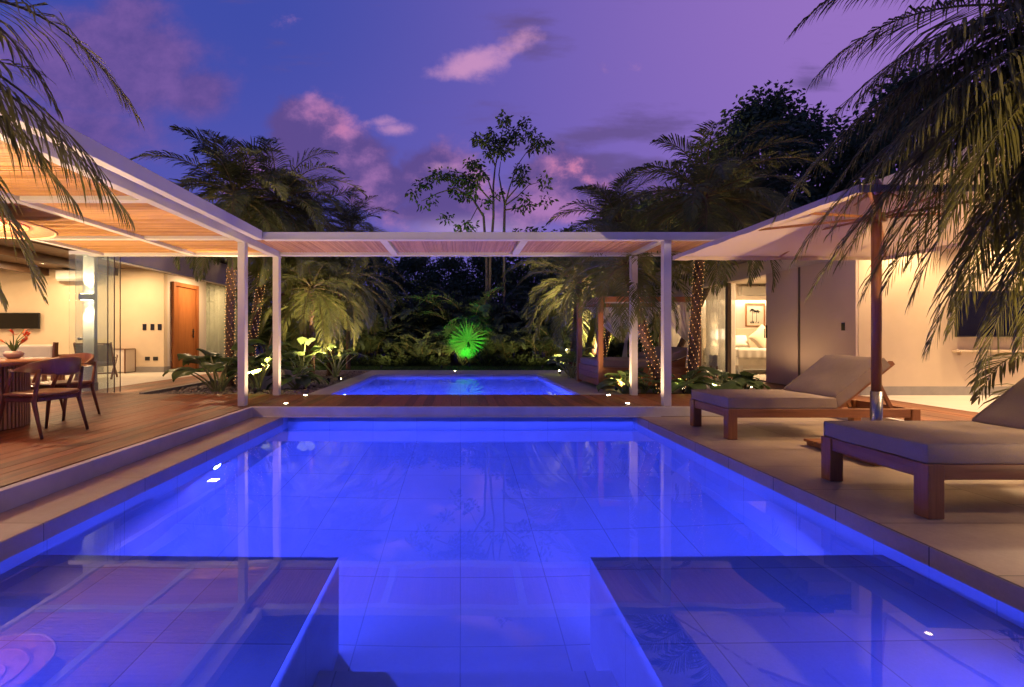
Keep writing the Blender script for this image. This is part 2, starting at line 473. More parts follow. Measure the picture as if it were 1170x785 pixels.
# deck of large stone tiles right of the pool, coping left of it
mb = MB(); mb.box(PX-.006,5.4,-4,6.60,ZL-.12,ZL); mb.box(-PX+.006,PX-.006,-4,Y0,ZL-.12,ZL)
struct('pool_deck', mb, M['deck_tile'], bevel=.008)
mb = MB(); mb.box(-3.0,-PX+.006,-4,6.60,ZL-.12,ZL)
struct('pool_coping', mb, M['coping'], bevel=.008)
# rendered risers that carry the timber decks
mb = MB()
mb.box(-3.07,-3.0,-4,6.58,-.26,-.002)
mb.box(-3.07,5.4,6.58,6.655,-.135,-.002)
mb.box(5.33,5.4,-4,6.577,-.2,-.002)
mb.box(-3.0,2.9,6.553,6.60,-.15,-.134)
struct('deck_riser', mb, M['riser'], bevel=.004)

def boards(x0, x1, y0, y1, mb, pitch=.14, gap=.006, brk=None):
    i0 = math.floor(x0/pitch); i1 = math.ceil(x1/pitch)
    for i in range(i0, i1):
        a, b = max(x0, i*pitch+gap/2), min(x1, (i+1)*pitch-gap/2)
        if b-a < .01: continue
        segs = [(y0, y1)]
        if brk:
            c = y0+brk*(.35+.5*((i*37 % 11)/11)); segs = []; p = y0
            while c < y1-.4: segs.append((p, c-.0015)); p = c+.0015; c += brk
            segs.append((p, y1))
        for s0, s1 in segs: mb.box(a, b, s0, s1, -.03+.0012*((i*7) % 3), 0+.0008*((i*5) % 3))
mb = MB(); boards(-14, -3.072, -3, 8.07, mb, brk=3.4); struct('timber_deck', mb, M['deck_y'])
mb = MB(); boards(-3.07, 6.9, 6.658, 8.0, mb); struct('bridge_deck', mb, M['deck_y'])
mb = MB(); boards(5.403, 6.9, -3, 6.655, mb, brk=3.4); boards(5.6, 6.9, 8.003, 16, mb, brk=3.4); boards(2.9, 5.6, 8.003, 8.12, mb)
struct('timber_walkway', mb, M['deck_y'])
mb = MB(); boards(-7.0, -5.7, 8.075, 16, mb, brk=3.4); struct('garden_walkway', mb, M['deck_y'])
mb = MB(); mb.box(-14,-3.1,-3,8.05,-.12,-.045); mb.box(-3.0,6.88,6.66,7.98,-.13,-.045); mb.box(5.41,6.88,-3,6.6,-.12,-.045)
struct('deck_underlay', mb, M['soil'])
mb = MB(); mb.box(-16,-7.003,8.075,13.2,-.08,.004); mb.box(-16,-14.003,-3,8.07,-.08,.004); struct('indoor_floor', mb, M['floor_w'])
mb = MB(); mb.box(6.903,16,-3,7.9,-.08,.004); struct('terrace_floor', mb, M['floor_w'])
mb = MB(); mb.box(7.003,11.6,8.06,14.5,-.08,.006); struct('bedroom_floor', mb, M['floor_w'])

# second pool
QX0, QX1, QY0, QY1, QW = -2.3, 2.12, 8.02, 12.4, -.06
mb = MB(); mb.add([(QX0,QY0,-1.0),(QX1,QY0,-1.0),(QX1,QY1,-1.0),(QX0,QY1,-1.0)], [(0,1,2,3)])
struct('second_pool_floor', mb, M['pool_tile'])
mb = MB()
mb.add([(QX0,QY0,-1),(QX0,QY1,-1),(QX0,QY1,-.005),(QX0,QY0,-.005)], [(0,1,2,3)])
mb.add([(QX1,QY0,-1),(QX1,QY1,-1),(QX1,QY1,-.005),(QX1,QY0,-.005)], [(3,2,1,0)])
struct('second_pool_wall', mb, M['pool_wall_x'])
mb = MB()
mb.add([(QX0,QY1,-1),(QX1,QY1,-1),(QX1,QY1,-.09),(QX0,QY1,-.09)], [(0,1,2,3)])
mb.add([(QX0,QY0,-1),(QX1,QY0,-1),(QX1,QY0,-.035),(QX0,QY0,-.035)], [(3,2,1,0)])
struct('second_pool_end_wall', mb, M['pool_wall_y'])
mb = MB(); mb.add([(QX0+.001,QY0+.001,QW),(QX1-.001,QY0+.001,QW),(QX1-.001,QY1-.001,QW),(QX0+.001,QY1-.001,QW)], [(0,1,2,3)])
struct('second_pool_water', mb, M['water'])
mb = MB()
mb.box(-2.72,QX0+.004,8.01,12.396,-.09,0); mb.box(-2.72,5.5,12.397,14.0,-.09,0)
mb.box(QX1-.004,2.9,8.01,12.396,-.09,0); mb.box(2.903,5.59,8.82,12.396,-.09,-.002)
struct('garden_paving', mb, M['paving'], bevel=.006)
mb = MB(); mb.box(-5.70,-5.62,8.075,16,-.08,.03); mb.box(-5.62,-2.72,14.0,14.06,-.08,.0)
struct('bed_kerb', mb, M['stone_base'], bevel=.004)

# lawn: a thin sheet with short blades on it
mb = MB(); mb.add([(-9,14.06,-.02),(9,14.06,-.02),(9,16.6,-.02),(-9,16.6,-.02)], [(0,1,2,3)])
rr = random.Random(3)
for i in range(9000):
    x = rr.uniform(-6, 6); y = 14.08+rr.random()**1.6*2.4; h = rr.uniform(.025,.07); a = rr.uniform(0, pi)
    dx, dy = math.cos(a)*.006, math.sin(a)*.006; lx, ly = rr.uniform(-.03,.03), rr.uniform(-.03,.03)
    mb.add([(x-dx,y-dy,-.021),(x+dx,y+dy,-.021),(x+lx,y+ly,h-.02)], [(0,1,2)])
tag(mb.build('lawn_grass', M['grass']), 'strip of short green lawn behind the far pool', 'grass', kind='stuff')
# gravel bed
mb = MB(); rr = random.Random(5)
ico = [(0,0,1),(.89,0,.45),(.28,.85,.45),(-.72,.53,.45),(-.72,-.53,.45),(.28,-.85,.45),(.72,.53,-.45),(-.28,.85,-.45),(-.89,0,-.45),(-.28,-.85,-.45),(.72,-.53,-.45),(0,0,-1)]
icf = [(0,1,2),(0,2,3),(0,3,4),(0,4,5),(0,5,1),(1,6,2),(2,7,3),(3,8,4),(4,9,5),(5,10,1),(6,7,2),(7,8,3),(8,9,4),(9,10,5),(10,6,1),(7,6,11),(8,7,11),(9,8,11),(10,9,11),(6,10,11)]
def pebble(mb, x, y, z, s):
    a = rr.uniform(0, pi); ca, sa = math.cos(a), math.sin(a); f = rr.uniform(.6,.95)
    mb.add([(x+(p[0]*ca-p[1]*f*sa)*s, y+(p[0]*sa+p[1]*f*ca)*s, z+p[2]*s*.55) for p in ico], icf, 0, True)
for i in range(4200):
    x = rr.uniform(-5.58, -2.76); y = 8.12+rr.random()**1.3*5.8
    pebble(mb, x, y, -.045+rr.uniform(-.01,.02), rr.uniform(.022,.05))
tag(mb.build('gravel', M['pebble']), 'brown pebble gravel around the left palms', 'gravel', kind='stuff')

# ================================================================== house on the left
hl = thing('house', 'open cream living room house with dark timber ceiling and orange wooden door', 'house', (-10, 11, 0))
mb = MB(); mb.box(-15,-8.6,13.2,13.36,0,3.0); mb.build('back_wall', M['plaster'], hl)
mb = MB(); mb.box(-15.2,-15,8.0,13.36,0,3.0); mb.build('side_wall', M['plaster'], hl)
mb = MB(); mb.box(-8.77,-8.603,13.363,15.4,0,3.0); mb.build('door_wall', M['plaster_w'], hl)
mb = MB(); mb.box(-15,-8.6,13.185,13.197,.004,.16); mb.box(-8.6,-8.588,13.2,13.53,.004,.16); mb.box(-8.6,-8.588,14.87,15.4,.004,.16)
mb.build('skirting', M['stone_base'], hl)
mb = MB(); mb.box(-15.6,-6.5,8.05,19,3.0,3.06); mb.build('ceiling', M['ceil_wood'], hl)
for x in (-14, -12, -10, -8.2):
    mb = MB(); mb.box(x-.09,x+.09,8.0,13.18,2.80,2.998); mb.build('rafter', M['dark_wood'], hl, bevel=.006)
mb = MB(); mb.box(-15.8,-6.25,7.95,19.2,3.063,3.2); mb.build('roof', M['alu'], hl)
mb = MB(); mb.box(-6.5,-6.38,8.3,19,2.45,2.997); mb.build('fascia', M['plaster_w'], hl)
mb = MB(); mb.box(-6.52,-6.36,8.28,19,2.43,2.449); mb.build('track_rail', M['white_metal'], hl)
mb = MB(); mb.box(-7.05,-6.84,8.5,8.58,.004,2.998); col = mb.build('column', M['plaster_w'], hl, bevel=.004)
mb = MB(); mb.box(-7.058,-6.832,8.492,8.588,.004,.16); mb.build('column_base', M['stone_base'], col)
# orange wooden door
mb = MB(); mb.box(-8.60,-8.57,13.66,14.72,.01,2.56)
dr = mb.build('door', M['door_wood'], hl, bevel=.003)
mb = MB()
mb.box(-8.60,-8.52,13.54,13.66,.005,2.68); mb.box(-8.60,-8.52,14.72,14.84,.005,2.68); mb.box(-8.60,-8.52,13.66,14.72,2.56,2.68)
mb.build('door_frame', M['door_wood'], dr, bevel=.006)
mb = MB(); mb.box(-8.57,-8.56,14.56,14.62,1.0,1.28); mb.tube([(-8.56,14.59,1.2),(-8.51,14.59,1.2),(-8.51,14.46,1.2)], .012, 8); mb.tube([(-8.56,14.59,1.04),(-8.54,14.59,1.04)], .022, 8)
mb.build('door_handle', M['black'], dr)
for k in range(3):
    px = (165, 174, 182.3)[k]; x = (px-526)*13.19/520
    mb = MB(); mb.box(x-.055,x+.055,13.188,13.199,1.22,1.40); mb.build('light_switch', M['black'], hl, bevel=.003)
for px in (168.3, 177.5):
    x = (px-526)*13.19/520
    mb = MB(); mb.box(x-.07,x+.07,13.188,13.199,.34,.45); mb.build('socket', M['black'], hl, bevel=.003)
# sliding glass stacked beside the column and further back along the facade
for k in range(4):
    x0 = (-7.02,-6.95,-6.98,-6.9)[k]; x1 = (-6.33,-6.25,-6.29,-6.22)[k]
    mb = MB(); mb.box(x0,x1,8.16+.05*k,8.172+.05*k,.01,2.5); g = mb.build('glass_panel', M['glass'], hl)
    mb = MB(); mb.box(x0,x1,8.155+.05*k,8.177+.05*k,2.5,2.56); mb.build('clamp_rail', M['white_metal'], g)
    mb = MB(); mb.box(x1-.001,x1+.008,8.158+.05*k,8.174+.05*k,.012,2.5); mb.build('edge_seal', M['alu'], g)
    if k == 3: 
        mb = MB(); mb.tube([(-6.95,8.29,.98),(-6.95,8.345,.98)], .028, 12); mb.build('lock', M['alu'], g)
for k in range(4):
    y0 = 15.42+k*.9
    mb = MB(); mb.box(-8.66,-8.645,y0,y0+.88,.01,2.9); mb.build('glass_panel', M['glass_g'], hl)
mb = MB(); mb.grid(lambda u, v: (-8.95+.05*math.sin(u*70), 15.45+u*3.5, .02+v*2.9), 160, 2); mb.build('curtain', M['curtain'], hl)
mb = MB(); mb.box(-12,-9.2,19.0,19.15,0,3); mb.box(-12,-9.3,13.4,13.5,0,3); mb.build('far_wall', M['plaster_w'], hl)

# ================================================================== house on the right
hr = thing('house', 'cream bedroom house with large pink lacquered sliding panels on the right', 'house', (8, 9, 0))
mb = MB(); mb.box(6.91,16,7.9,8.05,.004,3.28); mb.build('end_wall', M['plaster'], hr)
mb = MB(); mb.box(6.93,16,7.886,7.898,.004,.155); mb.build('skirting', M['stone_base'], hr)
p1 = MB(); p1.box(6.862,6.905,7.902,9.19,.012,2.432); p1 = p1.build('sliding_panel', M['panel'], hr, bevel=.004)
mb = MB(); mb.box(6.852,6.861,8.12,8.19,1.13,1.27); mb.build('light_switch', M['black'], p1, bevel=.002)
p2 = MB(); p2.box(6.862,6.905,9.26,10.22,.012,2.432); p2 = p2.build('sliding_panel', M['panel'], hr, bevel=.004)
mb = MB(); mb.box(6.842,6.861,10.175,10.205,1.0,1.28); mb.tube([(6.86,10.19,1.2),(6.81,10.19,1.2),(6.81,10.19,1.0),(6.86,10.19,1.0)], .011, 8); mb.build('panel_handle', M['black'], p2)
mb = MB(); mb.box(6.872,6.9,9.19,9.26,.012,2.432); mb.build('panel_joint', M['alu'], hr)
mb = MB(); mb.box(6.93,7.06,8.053,10.2,.01,2.432); mb.build('front_wall', M['plaster_w'], hr)
for y0, y1 in ((13.44,13.9),(16.6,19)):
    mb = MB(); mb.box(6.95,7.10,y0,y1,.0,2.432); mb.build('front_wall', M['plaster_w'], hr)
mb = MB(); mb.box(6.95,7.10,13.9,16.6,2.2,2.432); mb.build('front_wall', M['plaster_w'], hr)
mb = MB(); mb.box(9.6,9.7,14.66,19,0,2.7); mb.build('far_room_wall', M['plaster_w'], hr)
mb = MB(); mb.box(7.1,9.7,14.66,19,2.7,2.78); mb.build('far_room_ceiling', M['plaster_w'], hr)
mb = MB(); mb.box(6.88,7.10,8.053,19,2.434,2.82); mb.build('fascia', M['plaster_w'], hr)
mb = MB(); mb.box(6.15,12,8.053,19.2,2.82,3.05); mb.build('eave_roof', M['alu'], hr)
mb = MB(); mb.box(6.6,16,1.0,8.05,3.283,3.5); mb.build('terrace_roof', M['plaster_w'], hr)
mb = MB(); mb.box(6.96,7.06,11.86,11.96,.006,2.432); mb.box(6.97,7.05,13.36,13.43,.006,2.432); mb.box(6.97,7.05,10.205,10.235,.006,2.432); mb.box(6.96,7.06,10.2,13.43,.006,.02)
mb.build('window_frame', M['alu'], hr, bevel=.004)
mb = MB(); mb.box(6.985,6.995,11.96,13.36,.02,2.432); mb.build('window_pane', M['glass'], hr)
mb = MB(); mb.box(7.1,11.6,14.5,14.65,.0,2.7); mb.build('bedroom_wall', M['plaster_w'], hr)
mb = MB(); mb.box(11.6,11.75,8.1,14.65,.0,2.7); mb.build('bedroom_side_wall', M['plaster_w'], hr)
mb = MB(); mb.box(7.101,11.75,8.1,14.65,2.7,2.78); mb.build('bedroom_ceiling', M['plaster_w'], hr)
mb = MB(); mb.box(7.15,11.6,14.16,14.30,2.18,2.30); mb.build('light_cove', M['plaster_w'], hr)
mb = MB(); mb.grid(lambda u, v: (7.22+.035*math.sin(u*58)+.02*math.sin(u*23+1), 12.0+u*1.35, .03+v*2.4), 150, 2)
mb.build('sheer_curtain', M['sheer'], hr)
# second lit and curtained window behind the daybed
mb = MB(); mb.box(6.98,7.05,13.9,13.95,.0,2.2); mb.box(6.98,7.05,16.55,16.6,.0,2.2); mb.box(6.98,7.05,13.951,16.549,2.15,2.2); mb.build('far_window_frame', M['alu'], hr)
mb = MB(); mb.grid(lambda u, v: (7.2+.03*math.sin(u*70), 13.95+u*2.6, .02+v*2.3), 160, 2); mb.build('far_curtain', M['curtain'], hr)

# ================================================================== pergolas
ZB, ZT = 2.425, 2.535
pg = thing('pergola', 'white steel pergola with cane ceiling spanning the bridge between the two pools', 'pergola', (0, 7.3, 0))
mb = MB(); mb.box(-2.87,4.7,6.60,6.72,ZB,ZT); mb.build('front_beam', M['white_metal'], pg, bevel=.005)
mb = MB(); mb.box(-3.13,4.7,7.88,8.0,ZB+.002,ZT); mb.build('back_beam', M['white_metal'], pg, bevel=.005)
mb = MB(); mb.box(-2.87,4.7,6.585,6.60,ZB-.006,ZB+.014); mb.build('drip_edge', M['white_metal'], pg)
for x in (-1.14, .95, 3.02):
    mb = MB(); mb.box(x-.055,x+.055,6.721,7.879,ZB+.01,ZT-.01); mb.build('rafter', M['white_metal'], pg, bevel=.004)
for x, y in ((2.965, 6.63), (2.965, 7.885)):
    mb = MB(); mb.box(x,x+.11,y,y+.105,.002,ZB); p = mb.build('post', M['white_metal'], pg, bevel=.004)
mb = MB()
for x0, x1 in ((-3.12,-1.197),(-1.083,.893),(1.007,2.963),(3.077,4.69)):
    k = math.ceil(x0/.0233)
    while (k+1)*.0233 < x1:
        j = .004*math.sin(k*12.9)*math.sin(k*3.1)
        mb.box(k*.0233+.002, k*.0233+.0205, 6.722, 7.878, 2.478+j, 2.494+j); k += 1
mb.build('cane_ceiling', M['cane_y'], pg)
mb = MB(); mb.box(-3.1,4.69,6.73,7.87,2.508,2.514); mb.build('sky_block_sheet', M['alu'], pg)  # unseen sheet added to stop sky light coming through the cane gaps

pl = thing('pergola', 'white steel pergola with glowing cane ceiling over the dining deck', 'pergola', (-4.6, 5, 0))
mb = MB(); mb.box(-2.97,-2.87,-1.0,6.598,ZB-.01,ZT+.015); mb.build('outer_beam', M['white_metal'], pl, bevel=.005)
mb = MB(); mb.box(-3.25,-3.14,-1.0,8.0,ZB-.03,ZT-.01); mb.build('inner_beam', M['white_metal'], pl, bevel=.005)
mb = MB(); mb.box(-3.139,-2.971,-1.0,6.6,ZT-.03,ZT-.01); mb.build('channel_cover', M['white_metal'], pl)
for x in (-4.65, -6.22):
    mb = MB(); mb.box(x-.05,x+.05,-1.0,7.88,ZB,ZT-.01); mb.build('long_beam', M['white_metal'], pl, bevel=.005)
for y in (1.3, 3.05, 4.8, 6.66):
    for a, b in ((-4.599,-3.251),(-6.169,-4.701)):
        mb = MB(); mb.box(a,b,y-.055,y+.055,ZB+.01,ZT-.015); mb.build('cross_beam', M['white_metal'], pl, bevel=.004)
mb = MB(); mb.box(-6.45,-3.251,7.881,8.0,ZB,ZT-.012); mb.build('end_beam', M['white_metal'], pl, bevel=.005)
for x, y in ((-3.248, 6.63), (-3.248, 7.87), (-3.248, 1.3), (-6.27, 1.3)):
    mb = MB(); mb.box(x,x+.105,y,y+.105,.002,ZB-.03); mb.build('post', M['white_metal'], pl, bevel=.004)
mb = MB()
ylist = [(-.9,1.243),(1.357,2.993),(3.107,4.743),(4.857,6.603),(6.717,7.878)]
for y0, y1 in ylist:
    k = math.ceil(y0/.0233)
    while (k+1)*.0233 < y1:
        for a, b in ((-4.599,-3.252),(-6.169,-4.701)):
            j = .005*math.sin(k*12.9+a)*math.sin(k*3.1)
            mb.box(a, b, k*.0233+.002, k*.0233+.0205, 2.474+j, 2.49+j)
        k += 1
mb.build('cane_ceiling', M['cane'], pl)
mb = MB(); mb.box(-6.2,-3.2,-.9,7.87,2.503,2.509); mb.build('sky_block_sheet', M['alu'], pl)  # added above the cane, out of sight, to keep the sky out
# ================================================================== dining corner
T = (-5.38, 4.98)
t = thing('dining_table', 'round wooden dining table on a slatted drum base', 'table', (T[0], T[1], 0))
mb = MB(); mb.lathe([(0,.70),(.74,.70),(.80,.715),(.81,.735),(.80,.752),(0,.752)], (T[0],T[1],0), 64); mb.build('tabletop', M['teak_x'], t)
mb = MB(); mb.lathe([(.455,.0),(.455,.699)], (T[0],T[1],0), 48); mb.build('drum', M['walnut'], t)
mb = MB()
for k in range(72):
    a = 2*pi*k/72; Mx = Matrix.Rotation(a, 3, 'Z')
    mb.obox((T[0]+.475*math.cos(a), T[1]+.475*math.sin(a), .355), (.035, .024, .688), Mx)
mb.build('slat_ring', m_wood('pale_slats', (.44,.27,.15), (.31,.18,.095), 2, .45), t)

def make_chair(name, label, loc, rz):
    t = thing(name, label, 'chair', loc, rz, 'chairs at the dining table')
    legs = [((-.245,-.27,0),(-.235,-.17,.36),(-.225,-.225,.69)), ((.245,-.27,0),(.235,-.17,.36),(.225,-.225,.69)),
            ((-.25,.24,0),(-.225,.17,.40),(-.245,.06,.665)), ((.25,.24,0),(.225,.17,.40),(.245,.06,.665))]
    for L in legs:
        mb = MB(); mb.tube([L[0], V(L[0]).lerp(V(L[1]), .5), L[1], V(L[1]).lerp(V(L[2]), .5), L[2]], [.013,.017,.021,.018,.014], 10)
        mb.build('leg', M['walnut'], t, local=True)
    mb = MB(); mb.box(-.215,.215,-.19,-.155,.36,.405); mb.box(-.215,.215,.15,.185,.36,.405); mb.box(-.235,-.2,-.16,.16,.36,.405); mb.box(.2,.235,-.16,.16,.36,.405)
    mb.build('seat_frame', M['walnut'], t, local=True, bevel=.006)
    def seat(u, v):
        a = 2*pi*u; r = (0, .75, .97, 1.0, .96, 0)[int(v*5+.5)]; z = (.452, .455, .447, .43, .408, .405)[int(v*5+.5)]
        ex = .27*abs(math.cos(a))**.6*(1 if math.cos(a) > 0 else -1); ey = .25*abs(math.sin(a))**.6*(1 if math.sin(a) > 0 else -1)
        d = .012*(1-min(1, abs(ex*r)/.2)) if v < .5 else 0
        return (ex*r, ey*r, z-d)
    mb = MB(); mb.grid(seat, 40, 5); mb.build('seat', M['walnut'], t, local=True)
    # back rail: a band wrapping round the back, tall in the middle, running out into the arms
    prof = []
    n = 36
    def band(i, side, top):
        a = rad(-205+230*i/n)
        c = abs(i/n-.5)*2
        h0 = .64+.03*c; h1 = .80-.115*min(1, (c*1.25))**2
        h0 = .615+.055*min(1, c*1.25)
        r = .295+(.012 if side else -.012)
        lean = .035*(top)*(1-c)
        return (r*math.cos(a)*.98, -.03+(r+lean)*math.sin(a)*.86, h1 if top else h0)
    vs = []; fs = []
    for i in range(n+1):
        vs += [band(i,0,0), band(i,1,0), band(i,1,1), band(i,0,1)]
    for i in range(n):
        for k in range(4): fs.append((i*4+k, i*4+(k+1) % 4, (i+1)*4+(k+1) % 4, (i+1)*4+k))
    fs += [(0,1,2,3), (n*4+3,n*4+2,n*4+1,n*4)]
    mb = MB(); mb.add(vs, fs, 0, True); mb.build('back_rail', M['walnut'], t, local=True, bevel=.005, fixn=True)
    return t
make_chair('dining_chair', 'nearer walnut armchair with broad curved back turned to the pool', (-4.36, 4.75, 0), rad(84))
make_chair('dining_chair', 'farther walnut armchair half hidden behind the nearer one', (-5.0, 5.72, 0), rad(176))

vx, vy = -5.42, 5.75
v = thing('flower_vase', 'small clay bowl vase of orange heliconia flowers on the table', 'vase', (vx+.1, 5.42, .752))
vx, vy = vx+.1, 5.42
mb = MB(); mb.lathe([(0,0),(.05,0),(.085,.03),(.095,.06),(.075,.085),(.06,.09),(.055,.085),(.07,.06),(.05,.02),(0,.015)], (vx,vy,.753), 28); mb.build('bowl', M['ceramic'], v)
rr = random.Random(8)
for k in range(6):
    a = rr.uniform(0, 2*pi); tx, ty, tz = .15*math.cos(a), .1*math.sin(a), rr.uniform(.16,.30)
    mb = MB(); p0 = V((vx,vy,.80)); p2 = p0+V((tx,ty,tz)); p1 = p0+V((tx*.3,ty*.3,tz*.6))
    mb.tube([p0,p1,p2], [.005,.005,.004], 6)
    st = mb.build('stem', M['ear'], v)
    mb = MB()
    for q in range(7):
        f = q/7; d = V((math.cos(a+rr.uniform(-1.2,1.2)), math.sin(a+rr.uniform(-1.2,1.2)), rr.uniform(.1,.9))).normalized()
        b = p1.lerp(p2, .45+.55*f); w = d.cross(V((0,0,1))).normalized()*.012
        mb.add([b-w, b+w, b+d*.035+w*1.1, b+d*.075, b+d*.035-w*1.1], [(0,1,2,4),(4,2,3)])
    mb.build('petal', M['petal'], st)
mb = MB()
for k in range(4):
    a = k*1.6+.3; d = V((math.cos(a)*.5, math.sin(a)*.5, 1)).normalized(); b = V((vx,vy,.81)); w = V((-math.sin(a), math.cos(a), 0))*.022
    mb.add([b, b+d*.08+w, b+d*.19, b+d*.08-w], [(0,1,2,3)])
mb.build('leaf', M['ear'], v)

# woven pendant above the table
L = (-5.42, 5.05, 2.29)
t = thing('pendant_lamp', 'wide round red woven pendant lamp hanging above the dining table', 'lamp', L)
mb = MB(); mb.lathe([(.0,.055),(.12,.05),(.3,.03),(.5,.0),(.70,-.035),(.72,-.03),(.5,.012),(.3,.045),(.12,.066),(0,.07)], L, 56); mb.build('shade', M['rattan'], t)
for r, z in ((.70,-.035),(.46,.0),(.26,.025)):
    mb = MB(); mb.lathe([(r-.012,z),(r,z-.014),(r+.012,z),(r,z+.012),(r-.012,z)], L, 56); mb.build('ring', m_plain('pale_rattan', (.55,.33,.16), (.42,.24,.11), .6, 20, .2, 80) if r > .6 else M['rattan'], t)
mb = MB(); mb.tube([(L[0],L[1],L[2]+.06),(L[0],L[1],2.474)], .006, 6); mb.build('cord', M['black'], t)
mb = MB(); mb.lathe([(0,-.075),(.03,-.065),(.042,-.03),(.03,.01),(0,.02)], L, 16); mb.build('bulb', M['led_soft'], t)
lamp('POINT', 'pendant_light', (L[0], L[1], L[2]-.14), 14, WARM, size=.08, parent=t)

# ================================================================== living room
t = thing('sofa', 'long cream sofa with wooden ends behind the dining table', 'sofa', (-10.4, 10.7, 0))
mb = MB(); mb.box(-11.9,-9.2,10.25,11.05,.12,.40); mb.build('seat_base', M['sofa'], t, bevel=.03)
mb = MB(); mb.box(-11.9,-9.2,10.25,10.45,.402,.84); mb.build('backrest', M['sofa'], t, bevel=.05)
for x in (-11.8, -10.5):
    mb = MB(); mb.box(x+.05,x+1.25,10.46,11.0,.402,.52); mb.build('seat_cushion', M['sofa'], t, bevel=.04)
for x in (-11.96, -9.19):
    mb = MB(); mb.prism([(10.2,.0),(10.3,.0),(10.36,.9),(10.26,.9)], 0, x, x+.05); mb.prism([(11.0,.0),(11.08,.0),(11.06,.62),(10.98,.62)], 0, x, x+.05); mb.box(x,x+.05,10.3,11.06,.58,.62)
    mb.build('arm', M['walnut'], t, bevel=.006)
t = thing('coffee_table', 'low warm wooden table behind the dining chairs', 'table', (-8.1, 9.3, 0))
mb = MB(); mb.box(-8.75,-7.85,9.0,9.55,.26,.32); mb.build('tabletop', M['day_x'], t, bevel=.01)
for x in (-8.68, -7.98):
    for y in (9.06, 9.43):
        mb = MB(); mb.box(x,x+.06,y,y+.06,.005,.259); mb.build('leg', M['day_z'], t)
t = thing('television', 'flat black television mounted on the living room wall', 'television', (-12.7, 13.1, 1.5))
mb = MB(); mb.box(-13.35,-12.13,13.10,13.15,1.26,1.72); mb.build('casing', M['black'], t, bevel=.006)
mb = MB(); mb.box(-13.33,-12.15,13.094,13.099,1.28,1.70); mb.build('screen', M['screen'], t)
mb = MB(); mb.box(-13.0,-12.5,13.152,13.199,1.36,1.6); mb.build('wall_mount', M['alu'], t)
t = thing('air_conditioner', 'white split air conditioner high on the living room wall', 'air conditioner', (-11, 13.1, 2.8))
mb = MB(); mb.prism([(13.198,2.62),(13.03,2.62),(12.97,2.69),(12.97,2.93),(13.198,2.93)], 0, -11.55, -10.45); mb.build('casing', M['ac'], t, bevel=.015)
mb = MB(); mb.box(-11.45,-10.55,12.985,13.05,2.612,2.62); mb.build('louvre', M['alu'], t)
# sconce
S = (-6.94, 8.42, 1.76)
t = thing('wall_sconce', 'bronze up and down wall lamp on the pale column', 'lamp', S)
mb = MB(); mb.box(-7.02,-6.80,8.36,8.47,1.70,1.81); mb.build('housing', M['steel'], t, bevel=.004)
mb = MB(); mb.box(-6.99,-6.83,8.38,8.46,1.811,1.815); mb.box(-6.99,-6.83,8.38,8.46,1.695,1.699); mb.build('diffuser', M['led_sconce'], t)
mb = MB(); mb.box(-6.97,-6.88,8.471,8.499,1.72,1.79); mb.build('wall_plate', M['alu'], t)
lamp('SPOT', 'sconce_up', (-6.92,8.42,1.83), 26, (1,.78,.5), (-6.92,8.475,2.9), .03, 62, .35, t)
lamp('SPOT', 'sconce_down', (-6.92,8.42,1.68), 26, (1,.78,.5), (-6.92,8.475,.6), .03, 62, .35, t)
# easy chair with woven sling, seen from behind
t = thing('lounge_chair', 'low wooden lounge chair with woven sling seat behind the glass', 'chair', (-8.86, 11.1, 0), rad(28), None, 1.1)
for s in (-.31, .31):
    mb = MB(); mb.bar((s,-.36,.0),(s,.30,.50),.035,.05); mb.build('leg', M['walnut'], t, local=True, bevel=.006)
    mb = MB(); mb.bar((s,.34,.0),(s,-.05,.28),.035,.05); mb.bar((s,-.05,.28),(s,-.40,.80),.035,.05); mb.build('leg', M['walnut'], t, local=True, bevel=.006)
mb = MB(); mb.grid(lambda u, v: (-.30+.6*u, (.26-.40*v/.45 if v < .45 else -.14-.25*(v-.45)/.55), (.47-.17*v/.45 if v < .45 else .30+.47*(v-.45)/.55)-.02*math.sin(pi*u)), 8, 20); mb.build('sling', M['rope'], t, local=True, solid=.012)
mb = MB(); mb.bar((-.31,-.2,.13),(.31,-.2,.13),.03,.03); mb.bar((-.31,-.39,.78),(.31,-.39,.78),.03,.03); mb.build('cross_bar', M['walnut'], t, local=True)
t = thing('cabinet', 'small pale cabinet with wooden edge against the wall below the switches', 'cabinet', (-9.4, 13.0, 0))
mb = MB(); mb.box(-10.02,-9.412,12.78,13.18,.03,.67); mb.build('body', M['plaster_w'], t, bevel=.006)
mb = MB(); mb.box(-9.435,-9.405,12.765,12.79,.005,.67); mb.box(-9.435,-9.405,13.16,13.183,.005,.67); mb.box(-10.03,-9.405,12.765,13.18,.671,.69); mb.build('edge_trim', M['walnut'], t)

